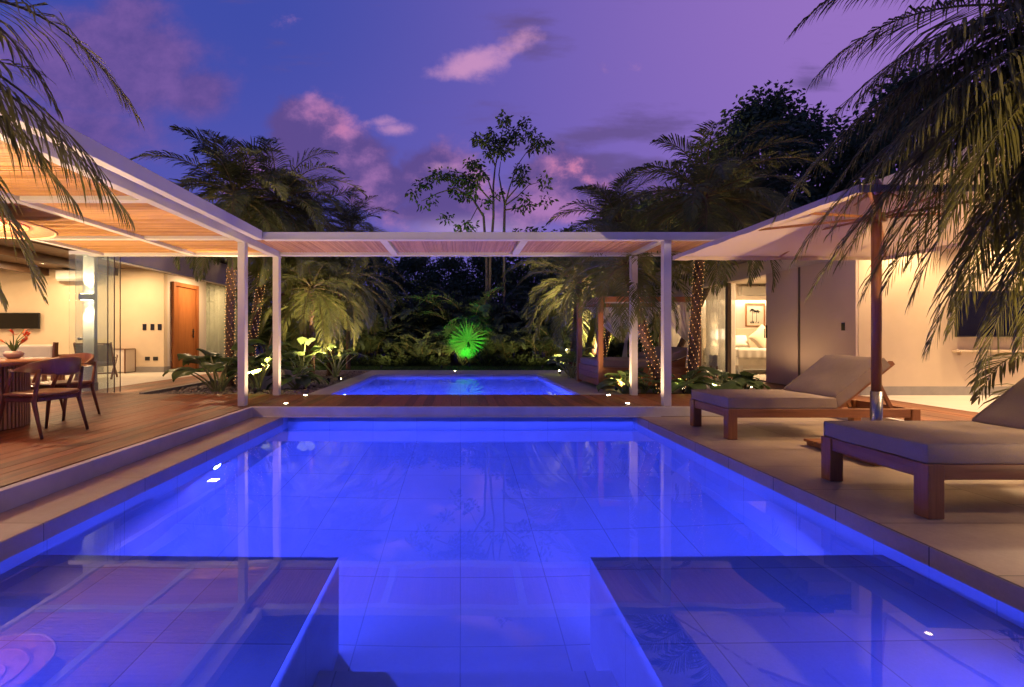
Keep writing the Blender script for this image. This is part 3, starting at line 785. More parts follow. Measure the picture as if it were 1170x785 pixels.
# ================================================================== loungers
def make_lounger(label, x0, y0, w=.85, Ln=2.15):
    t = thing('sun_lounger', label, 'sun lounger', (x0+Ln/2, y0+w/2, ZL), 0, 'sun loungers beside the pool')
    zt = ZL+.345; zr = ZL+.245
    y1 = y0+w; x1 = x0+Ln
    for yy in (y0, y1-.095):
        mb = MB(); mb.box(x0,x0+.105,yy,yy+.095,ZL+.001,zt); mb.build('leg', M['teak_z'], t, bevel=.006)
        mb = MB(); mb.box(x1-.095,x1,yy,yy+.095,ZL+.001,zt-.002); mb.build('leg', M['teak_z'], t, bevel=.006)
    for yy in (y0+.012, y1-.062):
        mb = MB(); mb.box(x0+.106,x1-.096,yy,yy+.05,zr,zt-.003); mb.build('side_rail', M['teak_x'], t, bevel=.005)
    for xx in (x0+.012, x1-.062):
        mb = MB(); mb.box(xx,xx+.05,y0+.096,y1-.096,zr,zt-.003); mb.build('end_rail', M['teak_y'], t, bevel=.005)
    mb = MB()
    xx = x0+.09
    while xx < x0+1.2: mb.box(xx,xx+.06,y0+.065,y1-.065,zt-.03,zt-.006); xx += .085
    mb.build('slat_base', M['teak_y'], t)
    hx = x0+1.24; ang = rad(39); BL = .84
    def bp(s, h): return (hx+s*math.cos(ang)-h*math.sin(ang), zt+.005+s*math.sin(ang)+h*math.cos(ang))
    # slatted back frame
    mb = MB()
    for yy in (y0+.06, y1-.11):
        mb.prism([bp(-.02,-.05), bp(BL,-.05), bp(BL,0), bp(-.02,0)], 1, yy, yy+.05)
    bk = mb.build('back_frame', M['teak_x'], t, bevel=.004, fixn=True)
    mb = MB()
    s = .04
    while s < BL-.05: mb.prism([bp(s,-.03), bp(s+.07,-.03), bp(s+.07,-.008), bp(s,-.008)], 1, y0+.111, y1-.111); s += .11
    mb.build('slat', M['teak_y'], bk, fixn=True)
    q = bp(.62,-.05)
    mb = MB(); mb.bar((q[0],y0+.13,q[1]), (q[0]+.22,y0+.13,zr+.02), .03, .035); mb.bar((q[0],y1-.13,q[1]), (q[0]+.22,y1-.13,zr+.02), .03, .035); mb.build('back_strut', M['teak_z'], t)
    # cushions: soft boxes
    def pad(name, prof):
        mb = MB(); mb.prism(prof, 1, y0+.015, y1-.015)
        o = mb.build(name, M['cushion'], t, fixn=True)
        bm = bmesh.new(); bm.from_mesh(o.data)
        bmesh.ops.subdivide_edges(bm, edges=bm.edges, cuts=7, use_grid_fill=True)
        for vv in bm.verts:
            n = noise_v(vv.co*3.1)*.010+noise_v(vv.co*8+V((5,5,5)))*.004
            vv.co += vv.normal*n
        for f in bm.faces: f.smooth = True
        bm.to_mesh(o.data); bm.free()
        md = o.modifiers.new('b', 'BEVEL'); md.width = .022; md.segments = 3; md.limit_method = 'ANGLE'; md.angle_limit = rad(50)
        # corded seams along the two long sides
        cx = sum(p[0] for p in prof)/4; cz = sum(p[1] for p in prof)/4
        for yy in (y0+.022, y1-.022):
            loop = []
            for i in range(4):
                a, b = prof[i], prof[(i+1) % 4]
                for f in (.03,.10,.3,.5,.7,.9,.97):
                    loop.append((a[0]+(b[0]-a[0])*f, yy, a[1]+(b[1]-a[1])*f))
            loop.append(loop[0])
            mb = MB(); mb.tube([(cx+(p[0]-cx)*.993, p[1], cz+(p[2]-cz)*.97) for p in loop], .0055, 6, 0, cap=False); mb.build('piping', M['cushion'], o)
        return o
    pad('seat_cushion', [(x0+.008,zt+.002),(hx-.005,zt+.002),(hx-.02,zt+.122),(x0+.008,zt+.122)])
    pad('back_cushion', [bp(.005,.002), bp(.76,.002), bp(.76,.122), bp(.055,.122)])
    return t
from mathutils import noise as MN
def noise_v(p): return MN.noise(p)
make_lounger('far sun lounger with taupe cushion, behind the umbrella pole', 2.99, 5.08)
make_lounger('near sun lounger with taupe cushion, cut off by the right edge', 2.93, 2.85)

# ================================================================== umbrella
UX, UY, US = 4.04, 4.42, 1.35
ZE = 2.03
t = thing('patio_umbrella', 'large square umbrella of pale canvas on a wooden pole between the two loungers', 'umbrella', (UX, UY, ZL))
mb = MB(); mb.tube([(UX,UY,ZL+.56),(UX,UY,2.40)], .040, 16); mb.build('pole', M['teak_z'], t)
mb = MB(); mb.tube([(UX,UY,ZL+.04),(UX,UY,ZL+.62)], .047, 20); mb.build('pole_sleeve', M['steel'], t)
def can(u, v):
    # square pyramid with sagging panels and a slight flare at the rim
    x = 2*u-1; y = 2*v-1; r = max(abs(x), abs(y)); k = min(abs(x), abs(y))/max(r, 1e-6)
    z = ZE+.44*(1-r)-.05*math.sin(pi*r)*(1-k**2)*.9-.012*math.sin(pi*r)
    return (UX+x*US, UY+y*US, z)
mb = MB(); mb.grid(can, 32, 32); mb.build('canopy', M['umb'], t)
mb = MB()
rim = [(-1,-1),(1,-1),(1,1),(-1,1)]
for k in range(4):
    a, b = rim[k], rim[(k+1) % 4]
    nseg = 16
    for q in range(nseg):
        f0, f1 = q/nseg, (q+1)/nseg
        p = [(UX+(a[0]+(b[0]-a[0])*f)*US, UY+(a[1]+(b[1]-a[1])*f)*US) for f in (f0, f1)]
        mb.add([(p[0][0],p[0][1],ZE+.004),(p[1][0],p[1][1],ZE+.004),(p[1][0],p[1][1],ZE-.045+.006*math.sin(q*2.1)),(p[0][0],p[0][1],ZE-.045+.006*math.sin(q*2.1-2.1))], [(0,1,2,3)])
mb.build('valance', M['umb'], t, solid=.003)
for a, b in ((-1,-1),(1,-1),(1,1),(-1,1),(0,-1),(1,0),(0,1),(-1,0)):
    e = (UX+a*US*.985, UY+b*US*.985, ZE+.0)
    top = (UX+a*.05, UY+b*.05, ZE+.405)
    mb = MB(); mb.bar(top, e, .022, .028); rb = mb.build('rib', M['teak_x'], t)
    mid = V(top).lerp(V(e), .5); hub = V((UX+a*.06, UY+b*.06, 2.17))
    mb = MB(); mb.bar(hub, mid-V((0,0,.02)), .018, .024); mb.build('strut', M['teak_x'], rb)
mb = MB(); mb.tube([(UX,UY,2.12),(UX,UY,2.20)], .075, 16); mb.build('hub', M['teak_z'], t)
mb = MB(); mb.tube([(UX,UY,2.38),(UX,UY,2.46),(UX,UY,2.54)], [.07,.06,.02], 16); mb.build('finial', M['teak_z'], t)
mb = MB()
for k in range(5):
    y = UY-.40+k*.165; mb.box(UX-.40,UX+.40,y,y+.15,ZL+.045,ZL+.072)
mb.box(UX-.36,UX-.28,UY-.38,UY+.42,ZL+.001,ZL+.044); mb.box(UX+.28,UX+.36,UY-.38,UY+.42,ZL+.001,ZL+.044)
mb.build('base_planks', M['teak_x'], t, bevel=.004)

# ================================================================== daybed
t = thing('daybed', 'wooden four post daybed with tied white curtains and thick mattress', 'daybed', (3.65, 9.6, 0))
dx0, dx1, dy0, dy1 = 2.68, 4.68, 8.84, 10.5
for x in (dx0, dx1-.1):
    for y in (dy0, dy1-.1):
        mb = MB(); mb.box(x,x+.1,y,y+.1,.001,1.70); mb.build('post', M['day_z'], t, bevel=.005)
for y in (dy0, dy1-.1):
    mb = MB(); mb.box(dx0,dx1,y,y+.1,1.701,1.80); mb.build('top_rail', M['day_x'], t, bevel=.005)
for x in (dx0, dx1-.1):
    mb = MB(); mb.box(x,x+.1,dy0+.101,dy1-.101,1.701,1.80); mb.build('top_rail', M['day_y'], t, bevel=.005)
for q0, q1 in ((dy0+.02,dy0+.05),(dy1-.05,dy1-.02)):
    mb = MB()
    for k in range(3): mb.box(dx0+.101,dx1-.101,q0,q1,.06+k*.122,.06+k*.122+.116)
    mb.build('base_panel', M['day_x'], t, bevel=.003)
for q0, q1 in ((dx0+.02,dx0+.05),(dx1-.05,dx1-.02)):
    mb = MB()
    for k in range(3): mb.box(q0,q1,dy0+.101,dy1-.101,.06+k*.122,.06+k*.122+.116)
    mb.build('base_panel', M['day_y'], t, bevel=.003)
mb = MB(); mb.box(dx0+.055,dx1-.055,dy0+.055,dy1-.055,.38,.41); mb.build('platform', M['day_x'], t)
mb = MB(); mb.box(dx0+.06,dx0+1.28,dy0+.06,dy1-.06,.411,.56); mb.build('mattress', M['cushion'], t, bevel=.03)
mb = MB(); mb.prism([(dx0+1.285,.45),(dx1-.12,.68),(dx1-.18,.82),(dx0+1.22,.60)], 1, dy0+.12, dy1-.12); mb.build('backrest', M['cushion'], t, bevel=.03, fixn=True)
mb = MB(); mb.prism([(dx0+1.29,.412),(dx1-.14,.412),(dx1-.14,.66)], 1, dy0+.16, dy0+.2); mb.prism([(dx0+1.29,.412),(dx1-.14,.412),(dx1-.14,.66)], 1, dy1-.2, dy1-.16); mb.build('backrest_frame', M['day_x'], t, fixn=True)
for x0, x1, y, xt, zt_ in ((3.78, 4.56, dy0+.05, 4.50, .92), (2.9, 3.9, dy1-.05, 3.82, .90), (3.8, 4.56, dy1-.05, 3.9, .88)):
    # a curtain hung along the rail, drawn to one tie point and falling below it
    def cur(u, v, x0=x0, x1=x1, y=y, xt=xt, zt_=zt_):
        z = 1.70-v*1.28
        if z > zt_:
            f = (1.70-z)/(1.70-zt_); w = (1-f)**.75*.96+.04; 
        else:
            f = 1; w = .04+.10*((zt_-z)/.5)
        xa = x0+(x1-x0)*u
        x = xt+(xa-xt)*w
        yy = y+.035*math.sin(u*42)*(1-.55*(1-w))+.02*math.sin(u*17+v*2)
        return (x, yy, z+.05*math.sin(pi*u)*(f if f < 1 else 0)*0)
    mb = MB(); mb.grid(cur, 90, 34); mb.build('curtain', M['sheer'], t)
mb = MB(); mb.tube([(dx0+.1,dy1-.05,1.685),(dx1-.1,dy1-.05,1.685)], .010, 6); mb.tube([(dx0+.1,dy0+.05,1.685),(dx1-.1,dy0+.05,1.685)], .010, 6); mb.build('curtain_rod', M['white_metal'], t)

# ================================================================== bedroom
t = thing('bed', 'white made up bed seen through the open sliding door', 'bed', (8.6, 13.3, 0))
mb = MB(); mb.box(7.55,9.6,12.35,14.1,.24,.46); mb.build('bed_base', M['linen'], t, bevel=.01)
mb = MB(); mb.box(7.53,9.62,12.33,14.1,.461,.70); mb.build('mattress', M['linen'], t, bevel=.05)
for x in (7.62, 8.42, 9.45):
    mb = MB(); mb.box(x,x+.09,12.42,12.5,.007,.239); mb.build('leg', M['ac'], t)
mb = MB(); mb.box(7.5,9.7,14.11,14.16,.2,1.30); mb.build('headboard', M['pillow'], t, bevel=.02)
mb = MB(); mb.grid(lambda u, v: (7.50+2.14*u, 12.31-.012*math.sin(u*60)*v, .715-.30*v), 90, 4); mb.build('bed_sheet', M['linen'], t, solid=.006)
def pillow(name, label, c, s, rot, mat):
    mb = MB()
    def f(u, v, sg):
        x = 2*u-1; y = 2*v-1
        b = (max(0, 1-x**4))**.5*(max(0, 1-y**4))**.5
        k = 1-.08*(1-abs(x))*(abs(y))-.08*(1-abs(y))*abs(x)
        return V((x*s[0]*k, y*s[1]*k, sg*s[2]*b))
    E = rot
    for sg in (1, -1): mb.grid(lambda u, v: V(c)+E @ f(u, v, sg), 18, 18)
    o = mb.build(name, mat); tag(o, label, 'pillow'); return o
pillow('pillow', 'square tan cushion standing on its corner on the bed', (8.52,12.82,.98), (.30,.30,.10), Matrix.Rotation(rad(78),3,'X') @ Matrix.Rotation(rad(40),3,'Z'), M['pillow'])
pillow('pillow', 'white pillow leaning behind the tan cushion on the bed', (7.92,13.0,.90), (.30,.2,.09), Matrix.Rotation(rad(60),3,'X'), M['linen'])
t = thing('picture', 'framed print of dark palm trees on the bedroom wall', 'picture', (9.35, 14.49, 1.7))
px0, px1, pz0, pz1 = 9.07, 9.68, 1.36, 2.10
mb = MB()
mb.box(px0,px0+.03,14.455,14.498,pz0,pz1); mb.box(px1-.03,px1,14.455,14.498,pz0,pz1); mb.box(px0+.03,px1-.03,14.455,14.498,pz0,pz0+.03); mb.box(px0+.03,px1-.03,14.455,14.498,pz1-.03,pz1)
mb.build('frame', M['day_z'], t)
mb = MB(); mb.box(px0+.03,px1-.03,14.48,14.485,pz0+.03,pz1-.03); mb.build('paper', m_plain('art_paper', (.72,.66,.54), (.68,.62,.5), .8, 4, 0), t)
mb = MB(); rr = random.Random(4)
for cx, cz in ((9.29, 1.86), (9.42, 1.82)):
    mb.add([(cx-.008,14.478,1.50),(cx+.008,14.478,1.50),(cx+.008,14.478,cz),(cx-.006,14.478,cz)], [(0,1,2,3)])
    for k in range(13):
        a = rad(-30+k*20); l = rr.uniform(.09,.14); d = V((math.cos(a),0,math.sin(a)*.7)); w = V((-math.sin(a),0,math.cos(a)))*.012
        b = V((cx,14.4775-k*.0001,cz)); mb.add([b, b+d*l*.55+w+V((0,0,.02)), b+d*l-V((0,0,.03)), b+d*l*.55-w+V((0,0,.015))], [(0,1,2,3)])
for k in range(16):
    x = rr.uniform(9.22,9.5); mb.add([(x-.01,14.477,1.46),(x+.01,14.477,1.46),(x+rr.uniform(-.03,.03),14.477,1.46+rr.uniform(.05,.11))], [(0,1,2)])
mb.build('palm_print', M['black'], t)
t = thing('air_conditioner', 'white split air conditioner above the picture in the bedroom', 'air conditioner', (9.3, 14.3, 2.45))
mb = MB(); mb.prism([(14.498,2.31),(14.36,2.31),(14.31,2.36),(14.31,2.62),(14.498,2.62)], 0, 8.85, 9.85); mb.build('casing', M['ac'], t, bevel=.012)
mb = MB(); mb.box(8.95,9.75,14.32,14.38,2.302,2.309); mb.build('louvre', M['alu'], t)
t = thing('table_lamp', 'glowing bedside lamp behind the sheer curtain', 'lamp', (7.35, 13.0, 0))
mb = MB(); mb.lathe([(0,.52),(.09,.52),(.09,.54),(.015,.55),(.015,.95)], (7.4,12.95,0), 16); mb.build('stem', M['steel'], t)
mb = MB(); mb.lathe([(.13,.95),(.10,1.24)], (7.4,12.95,0), 24); mb.build('lamp_shade', M['lampshade'], t)
lamp('POINT', 'bedside_light', (7.4,12.95,1.1), 12, (1,.75,.45), size=.08, parent=t)
t = thing('bedside_table', 'small white bedside table under the glowing lamp', 'table', (7.4, 12.95, 0))
mb = MB(); mb.box(7.18,7.5,12.75,13.15,.20,.518); mb.build('drawer', M['ac'], t, bevel=.01)
for x in (7.2, 7.45):
    for y in (12.78, 13.09):
        mb = MB(); mb.box(x,x+.03,y,y+.03,.007,.199); mb.build('leg', M['teak_z'], t)

# ================================================================== terrace television
t = thing('television', 'wide black outdoor television on the terrace wall behind palm fronds', 'television', (9.2, 7.85, 1.4))
a0, a1 = (1090-526)*7.86/520, 9.98
b0, b1 = 1+(386-385)*7.86/520, 1+(386-333)*7.86/520
mb = MB(); mb.box(a0,a1,7.80,7.85,b0,b1); mb.build('casing', M['black'], t, bevel=.006)
mb = MB(); mb.box(a0+.02,a1-.02,7.793,7.799,b0+.02,b1-.02); mb.build('screen', M['screen'], t)
mb = MB(); mb.box(a0+.4,a1-.4,7.851,7.899,b0+.15,b1-.15); mb.build('wall_mount', M['alu'], t)
t = thing('shadow_shelf', 'slim beige shelf shape put in for the shadow under the terrace television', 'shelf', (9.0, 7.85, 0.9))  # built in place of the downlight shadow below the television
mb = MB(); mb.box(a0+.0,a1-.1,7.80,7.898,.755,.79); mb.build('board', M['plaster'], t, bevel=.003)
mb = MB(); mb.box(a0+.1,a0+.14,7.83,7.898,.70,.754); mb.box(a1-.3,a1-.26,7.83,7.898,.70,.754); mb.build('bracket', M['plaster'], t)

# ================================================================== small lamps
def deck_light(label, x, y, z=0, power=5.0, tgt=None, group='small deck spotlights'):
    t = thing('deck_light', label, 'lamp', (x, y, z), 0, group)
    mb = MB(); mb.lathe([(.0,.004),(.032,.004),(.036,.010),(.042,.010),(.046,.002)], (x,y,z), 20); mb.build('bezel', M['steel'], t)
    mb = MB(); mb.lathe([(0,.016),(.02,.014),(.03,.006)], (x,y,z), 16); mb.build('lens', M['led_warm'], t)
    lamp('SPOT', 'deck_spot', (x,y,z+.05), power, (1,.62,.3), tgt or (x,y,z+3), .03, 165, .5, t)
deck_light('lit deck spotlight beside the front left pergola post', -2.63, 6.86, .003)
deck_light('lit deck spotlight at the back left corner of the bridge', -2.67, 7.84, .003)
deck_light('lit deck spotlight at the back right corner of the bridge', 2.55, 7.84, .003)
deck_light('lit deck spotlight beside the front right pergola post', 2.52, 6.86, .003)
deck_light('lit spotlight in the paving beside the left palm bed', -2.9, 11.0, .0, 3)
deck_light('lit spotlight in the paving behind the far pool', -.16, 13.6, .002, 3)
deck_light('lit spotlight in the timber walk outside the bedroom door', 5.8, 9.1, .003, 3)

def pool_light(label, x, y, z, nx, ny, power, group, dip=.25):
    t = thing('pool_light', label, 'lamp', (x, y, z), 0, group)
    d = V((nx, ny, 0)); s = V((-ny, nx, 0))
    def ring(r, off, n=20): return [V((x,y,z))+d*off+(s*math.cos(2*pi*k/n)+V((0,0,1))*math.sin(2*pi*k/n))*r for k in range(n)]
    mb = MB(); n = 20
    prof = [(.062,.002),(.060,.014),(.042,.016),(.040,.008)]
    vs = [p for r, o in prof for p in ring(r, o)]
    mb.add(vs, [(i*n+k, i*n+(k+1) % n, (i+1)*n+(k+1) % n, (i+1)*n+k) for i in range(3) for k in range(n)], 0, True); mb.build('bezel', M['steel'], t)
    mb = MB(); mb.add(ring(.040,.010), [tuple(range(n))]); mb.build('lens', M['led_blue'], t)
    lamp('AREA', 'pool_lamp', V((x,y,z))+d*.03, power, (.058,.088,1), V((x,y,z-dip))+d*1.0, .09, parent=t, spread=180 if dip < .5 else 150)
BL = 'blue pool lights'
pool_light('glowing blue pool light in the left wall of the near pool', -PX, 4.76, -.62, 1, 0, 250, BL)
pool_light('added blue light hidden in the far face of the left ledge', -1.5, 2.77, -1.0, 0, 1, 14, BL, .85)  # added out of sight to light the pool floor
pool_light('added blue light hidden in the far face of the right ledge', 1.7, 2.77, -1.0, 0, 1, 14, BL, .85)  # hidden lamp added, lights the floor beyond the ledge
pool_light('added unseen blue light in the step end of the near pool', 0, -1.6, -.36, 0, 1, 12, BL)  # unseen fill lamp added behind the view
pool_light('blue pool light low over the left ledge, outside the picture', -PX, .9, -.35, 1, 0, 130, BL, .06)
pool_light('blue pool light low over the right ledge, outside the picture', PX, .9, -.35, -1, 0, 130, BL, .06)
pool_light('glowing blue pool light in the left wall of the far pool', QX0, 8.9, -.45, 1, 0, 190, BL)
pool_light('blue pool light in the near wall of the far pool',   .3, QY0, -.45, 0, 1, 150, BL)
# ================================================================== foliage makers
def leaflets(mb, pts, nl, ll, lw, rnd, sag=.5, t0=.12, mi=0, vee=.25, a0=68, a1=26, prof=None):
    """two rows of narrow leaflets along a curved rachis"""
    pts = [V(p) for p in pts]; n = len(pts)-1
    S0 = None
    for i in range(nl):
        t = t0+(1-t0)*(i+.5)/nl
        q = min(t*n, n-1e-4); k = int(q); f = q-k
        p = pts[k].lerp(pts[k+1], f); T = (pts[k+1]-pts[k]).normalized()
        S = T.cross(V((0,0,1)))
        if S.length < .25 and S0 is not None: S = S0
        S.normalize()
        if S0 is not None and S.dot(S0) < 0: S = -S
        S0 = S; U = S.cross(T).normalized()
        if prof: l = ll*prof(t)
        else: l = ll*max(.12, math.sin(pi*(.16+.80*t)))**.75
        a = rad(a0+(a1-a0)*t)
        for sg in (-1, 1):
            aa = a+rnd.uniform(-.09,.09); L = l*rnd.uniform(.86,1.08)
            D = (S*sg*math.sin(aa)+T*math.cos(aa)+U*(vee+rnd.uniform(-.14,.14))).normalized()
            g = sag*rnd.uniform(.7,1.3)
            D1 = (D+V((0,0,-g*.3))).normalized(); m = p+D1*L*.5
            D2 = (D+V((0,0,-g))).normalized(); D3 = (D+V((0,0,-g*2.1))).normalized()
            m2 = m+D2*L*.3; tip = m2+D3*L*.22
            W = (T-D*T.dot(D)); 
            if W.length < .1: W = U
            W = (W.normalized()*.8+U*.35*sg*rnd.uniform(.2,1)).normalized()*lw
            mb.add([p-W*.35, p+W*.35, m+W, m-W, m2+W*.75, m2-W*.75, tip], [(0,1,2,3),(3,2,4,5),(5,4,6)], mi)
def frond_pts(p0, az, L, e0, droop, n=12, curl=0, pw=1.25):
    p = V(p0); out = [p.copy()]
    for i in range(n):
        t = (i+.5)/n; e = e0-droop*t**pw; a = az+curl*t
        p = p+V((math.cos(a)*math.cos(e), math.sin(a)*math.cos(e), math.sin(e)))*(L/n)
        out.append(p.copy())
    return out
def rachis(mb, pts, r, mi=1):
    n = len(pts); mb.tube(pts, [r*(1-.85*i/(n-1)) for i in range(n)], 5, mi, cap=False)
def crown_mesh(seed, nf, L, ll, lw, nl, emin, emax, droop, sag, old=0., mi=0):
    rnd = random.Random(seed); mb = MB()
    for i in range(nf):
        f = i/(nf-1)
        az = i*2.39996+rnd.uniform(-.25,.25)
        e = rad(emax+(emin-emax)*f**.85+rnd.uniform(-6,6))
        l = L*rnd.uniform(.85,1.1)*(.72+.28*min(1, 3*f+.1))
        pts = frond_pts((.05*math.cos(az), .05*math.sin(az), -.18*f+.05), az, l, e, rad(droop)*rnd.uniform(.8,1.2)*(1-.25*f), curl=rnd.uniform(-.25,.25), pw=1.55)
        rachis(mb, pts, .016*L/1.7)
        leaflets(mb, pts, nl, ll, lw, rnd, sag)
    for i in range(10):   # stubs of old leaf bases
        az = i*2.4; mb.tube([(0,0,-.25+.02*i),(.13*math.cos(az),.13*math.sin(az),-.12+.02*i)], [.03,.012], 5, 1)
    return mb.mesh('palm_crown')
def obj_from(me, name, mats, parent=None, loc=(0,0,0), rz=0, sc=1):
    if not me.materials:
        for m in mats: me.materials.append(m)
    o = bpy.data.objects.new(name, me); COL.objects.link(o)
    o.parent = parent; o.location = loc; o.rotation_euler = (0,0,rz); o.scale = (sc,)*3 if not hasattr(sc,'__len__') else sc
    return o
CR = [crown_mesh(21, 40, 1.80, .44, .0115, 42, -45, 84, 84, .42),
      crown_mesh(22, 36, 1.95, .46, .0120, 42, -50, 82, 92, .45),
      crown_mesh(23, 42, 1.70, .42, .0110, 40, -40, 86, 78, .40)]
def trunk_pts(base, top, bend, n=14):
    b, t = V(base), V(top); m = b.lerp(t, .5)+V(bend)
    return [(b*(1-f)**2+m*2*f*(1-f)+t*f*f) for f in (i/n for i in range(n+1))]
def trunk(parent, base, top, bend=(0,0,0), r0=.085, r1=.07, name='trunk', mat='bark'):
    # ringed trunk with the pegs of old leaves
    n = 46; pts = trunk_pts(base, top, bend, n)
    mb = MB(); rs = [(r0+(r1-r0)*i/n)*(1+.10*(i % 2))*(1.35 if i == 0 else 1) for i in range(n+1)]
    mb.tube(pts, rs, 12)
    rnd = random.Random(int(abs(base[0])*1000))
    for i in range(3, n):
        p = pts[i]
        for k in range(5):
            a = 2*pi*k/5+i*.63; d = V((math.cos(a), math.sin(a), .75)).normalized(); r = rs[i]*.9
            b = p+V((math.cos(a),math.sin(a),0))*r; s = V((-math.sin(a),math.cos(a),0))*.02; l = rnd.uniform(.022,.045)
            mb.add([b-s-V((0,0,.018)), b+s-V((0,0,.018)), b+s*.6+d*l, b-s*.6+d*l], [(0,1,2,3)])
            mb.add([b-s+V((0,0,.012)), b-s*.6+d*l, b+s*.6+d*l, b+s+V((0,0,.012))], [(0,1,2,3)])
    return mb.build(name, M[mat], parent)
def palm(label, base, top, ci, sc=1, rz=0, bend=(0,0,0), lights=None, r0=.085, r1=.07, group='garden palms', mat='palm'):
    t = thing('palm_tree', label, 'palm', base, 0, group)
    trunk(t, base, top, bend, r0, r1)
    obj_from(CR[ci], 'crown', [M[mat], M['rachis']], t, V(top)-V(base), rz, sc)
    if lights:
        pts = trunk_pts(base, top, bend, 200); a, b, lb = lights
        mb = MB(); nb = int(85*(b-a)*(V(top)-V(base)).length)
        for i in range(nb):
            f = a+(b-a)*i/nb; q = pts[min(200, int(f*200))]; an = i*2*pi/6.3; r = (r0+(r1-r0)*f)*1.12+.012
            c = q+V((math.cos(an), math.sin(an), 0))*r; s = .0055
            mb.add([c+V((s,0,0)),c+V((0,s,0)),c-V((s,0,0)),c-V((0,s,0)),c+V((0,0,s*1.3)),c-V((0,0,s*1.3))],
                   [(0,1,4),(1,2,4),(2,3,4),(3,0,4),(1,0,5),(2,1,5),(3,2,5),(0,3,5)], 1)
        # thin cord winding round the trunk
        wire = []
        for i in range(int(200*a)*2, int(200*b)*2):
            f = i/400; q = pts[min(200, i//2)]; r = (r0+(r1-r0)*f)*1.1+.008; an = f*150
            wire.append(q+V((math.cos(an),math.sin(an),0))*r)
        mb.tube(wire, .003, 4, 0, sm=False)
        o = mb.build('fairy_lights', [M['black'], M['bulb']]); tag(o, lb, 'fairy lights', 'fairy lights wound on palm trunks')
    return t

# ------------------------------------------------------------------ palms of the left bed
G = -.04
def at(px, py, Y): return ((px-526)*Y/520, Y, 1-(py-386)*Y/520)
palm('tall palm nearest the left house, trunk wound with fairy lights', (-4.86,9.6,G), at(270,222,9.6), 0, 1.05, .3, (-.1,0,0),
     (.02,.62,'warm fairy lights on the trunk nearest the left house'))
palm('tall leaning palm just left of the front left pergola post', (-4.95,10.6,G), at(318,228,10.4), 1, 1.05, 1.4, (-.15,0,0),
     (.12,.66,'warm fairy lights on the leaning trunk beside the left pergola post'))
palm('palm with thick slanting trunk between the two left pergola posts', (-4.95,11.6,G), at(345,255,11.6), 2, 1.08, 2.2, (.0,0,0), None, .12, .10)
palm('slim red trunked palm right of the left pergola posts', (-3.72,11.5,G), at(330,300,11.5), 2, 1.0, .9, (.05,0,0), None, .07, .06)
palm('short palm growing from beside the white stone blocks', (-3.55,10.9,G), at(356,326,10.9), 0, .95, 2.9, (0,0,0), None, .062, .055)
palm('short palm with golden lit fronds nearest the far pool', (-3.55,12.3,G), at(392,318,12.3), 1, 1.0, 4.2, (-.1,0,0), None, .07, .06)
palm('palm whose top shows behind the roof line left of the centre tree', (-3.6,14.6,G), at(400,262,14.6), 2, .95, 5.0, (0,0,0), None, .07, .06)
# ------------------------------------------------------------------ palms of the right bed
palm('tall leaning palm right of the daybed, trunk wound with fairy lights', (4.42,8.70,G), at(806,222,8.9), 1, 1.05, .8, (-.06,0,0),
     (.0,.72,'warm fairy lights on the leaning trunk right of the daybed'))
palm('palm with wide drooping pale crown in front of the daybed', (3.78,8.42,G), at(716,300,8.5), 0, .80, 2.0, (-.12,0,0),
     (.0,.8,'warm fairy lights on the trunk in front of the daybed'))
palm('small palm seen between the daybed posts', (3.35,11.2,G), at(700,352,11.2), 2, .62, 3.0, (.05,0,0),
     (.0,.85,'warm fairy lights on the small trunk seen through the daybed'), .07, .06)
palm('bushy palm with hanging fronds left of the daybed', (2.9,11.9,G), at(662,322,11.9), 1, 1.08, 4.0, (0,0,0), None, .09, .08)
palm('palm crown rising above the pergola left of the tall right palm', (3.6,12.8,G), at(706,252,12.8), 0, 1.1, 5.2, (.1,0,0), None, .08, .07)
palm('palm rising behind the tall right palm above the bedroom roof', (6.0,13.2,G), at(850,232,13.2), 2, 1.15, 1.2, (.1,0,0), None, .08, .07)

# ------------------------------------------------------------------ palms close to the camera
def near_palm(label, base, top, fr, seed, nl, ll, lw, sag, extra=14, L=1.7):
    t = thing('palm_tree', label, 'palm', base, 0, 'palms close to the camera')
    trunk(t, base, top, (0,0,0), .09, .08)
    mb = MB(); rnd = random.Random(seed)
    for a in fr:
        p1, p2 = a[:2]; kl = a[2] if len(a) > 2 else 1; sg = a[3] if len(a) > 3 else sag
        A, B, Cc = V(top), V(p1), V(p2)
        pts = [A*(1-f)**2+B*2*f*(1-f)+Cc*f*f for f in (i/16 for i in range(17))]
        rachis(mb, pts, .012)
        leaflets(mb, pts, int(nl*(Cc-A).length/1.6), ll*kl, lw, rnd, sg, .10, 0, .12, 62, 24)
    for i in range(extra):   # the part of the crown that faces away from the view
        az = -pi/2+rnd.uniform(-.3,1.6)*(1 if top[0] > 0 else -1)
        pts = frond_pts(top, az, L*rnd.uniform(.8,1.1), rad(rnd.uniform(-20,75)), rad(95))
        rachis(mb, pts, .012); leaflets(mb, pts, 46, ll, lw, rnd, sag)
    mb.build('crown', [M['palm_fg'], M['rachis']], t)
lt = (-2.62,2.0,2.42)
def lp(px, py, Y): return at(px, py, Y)
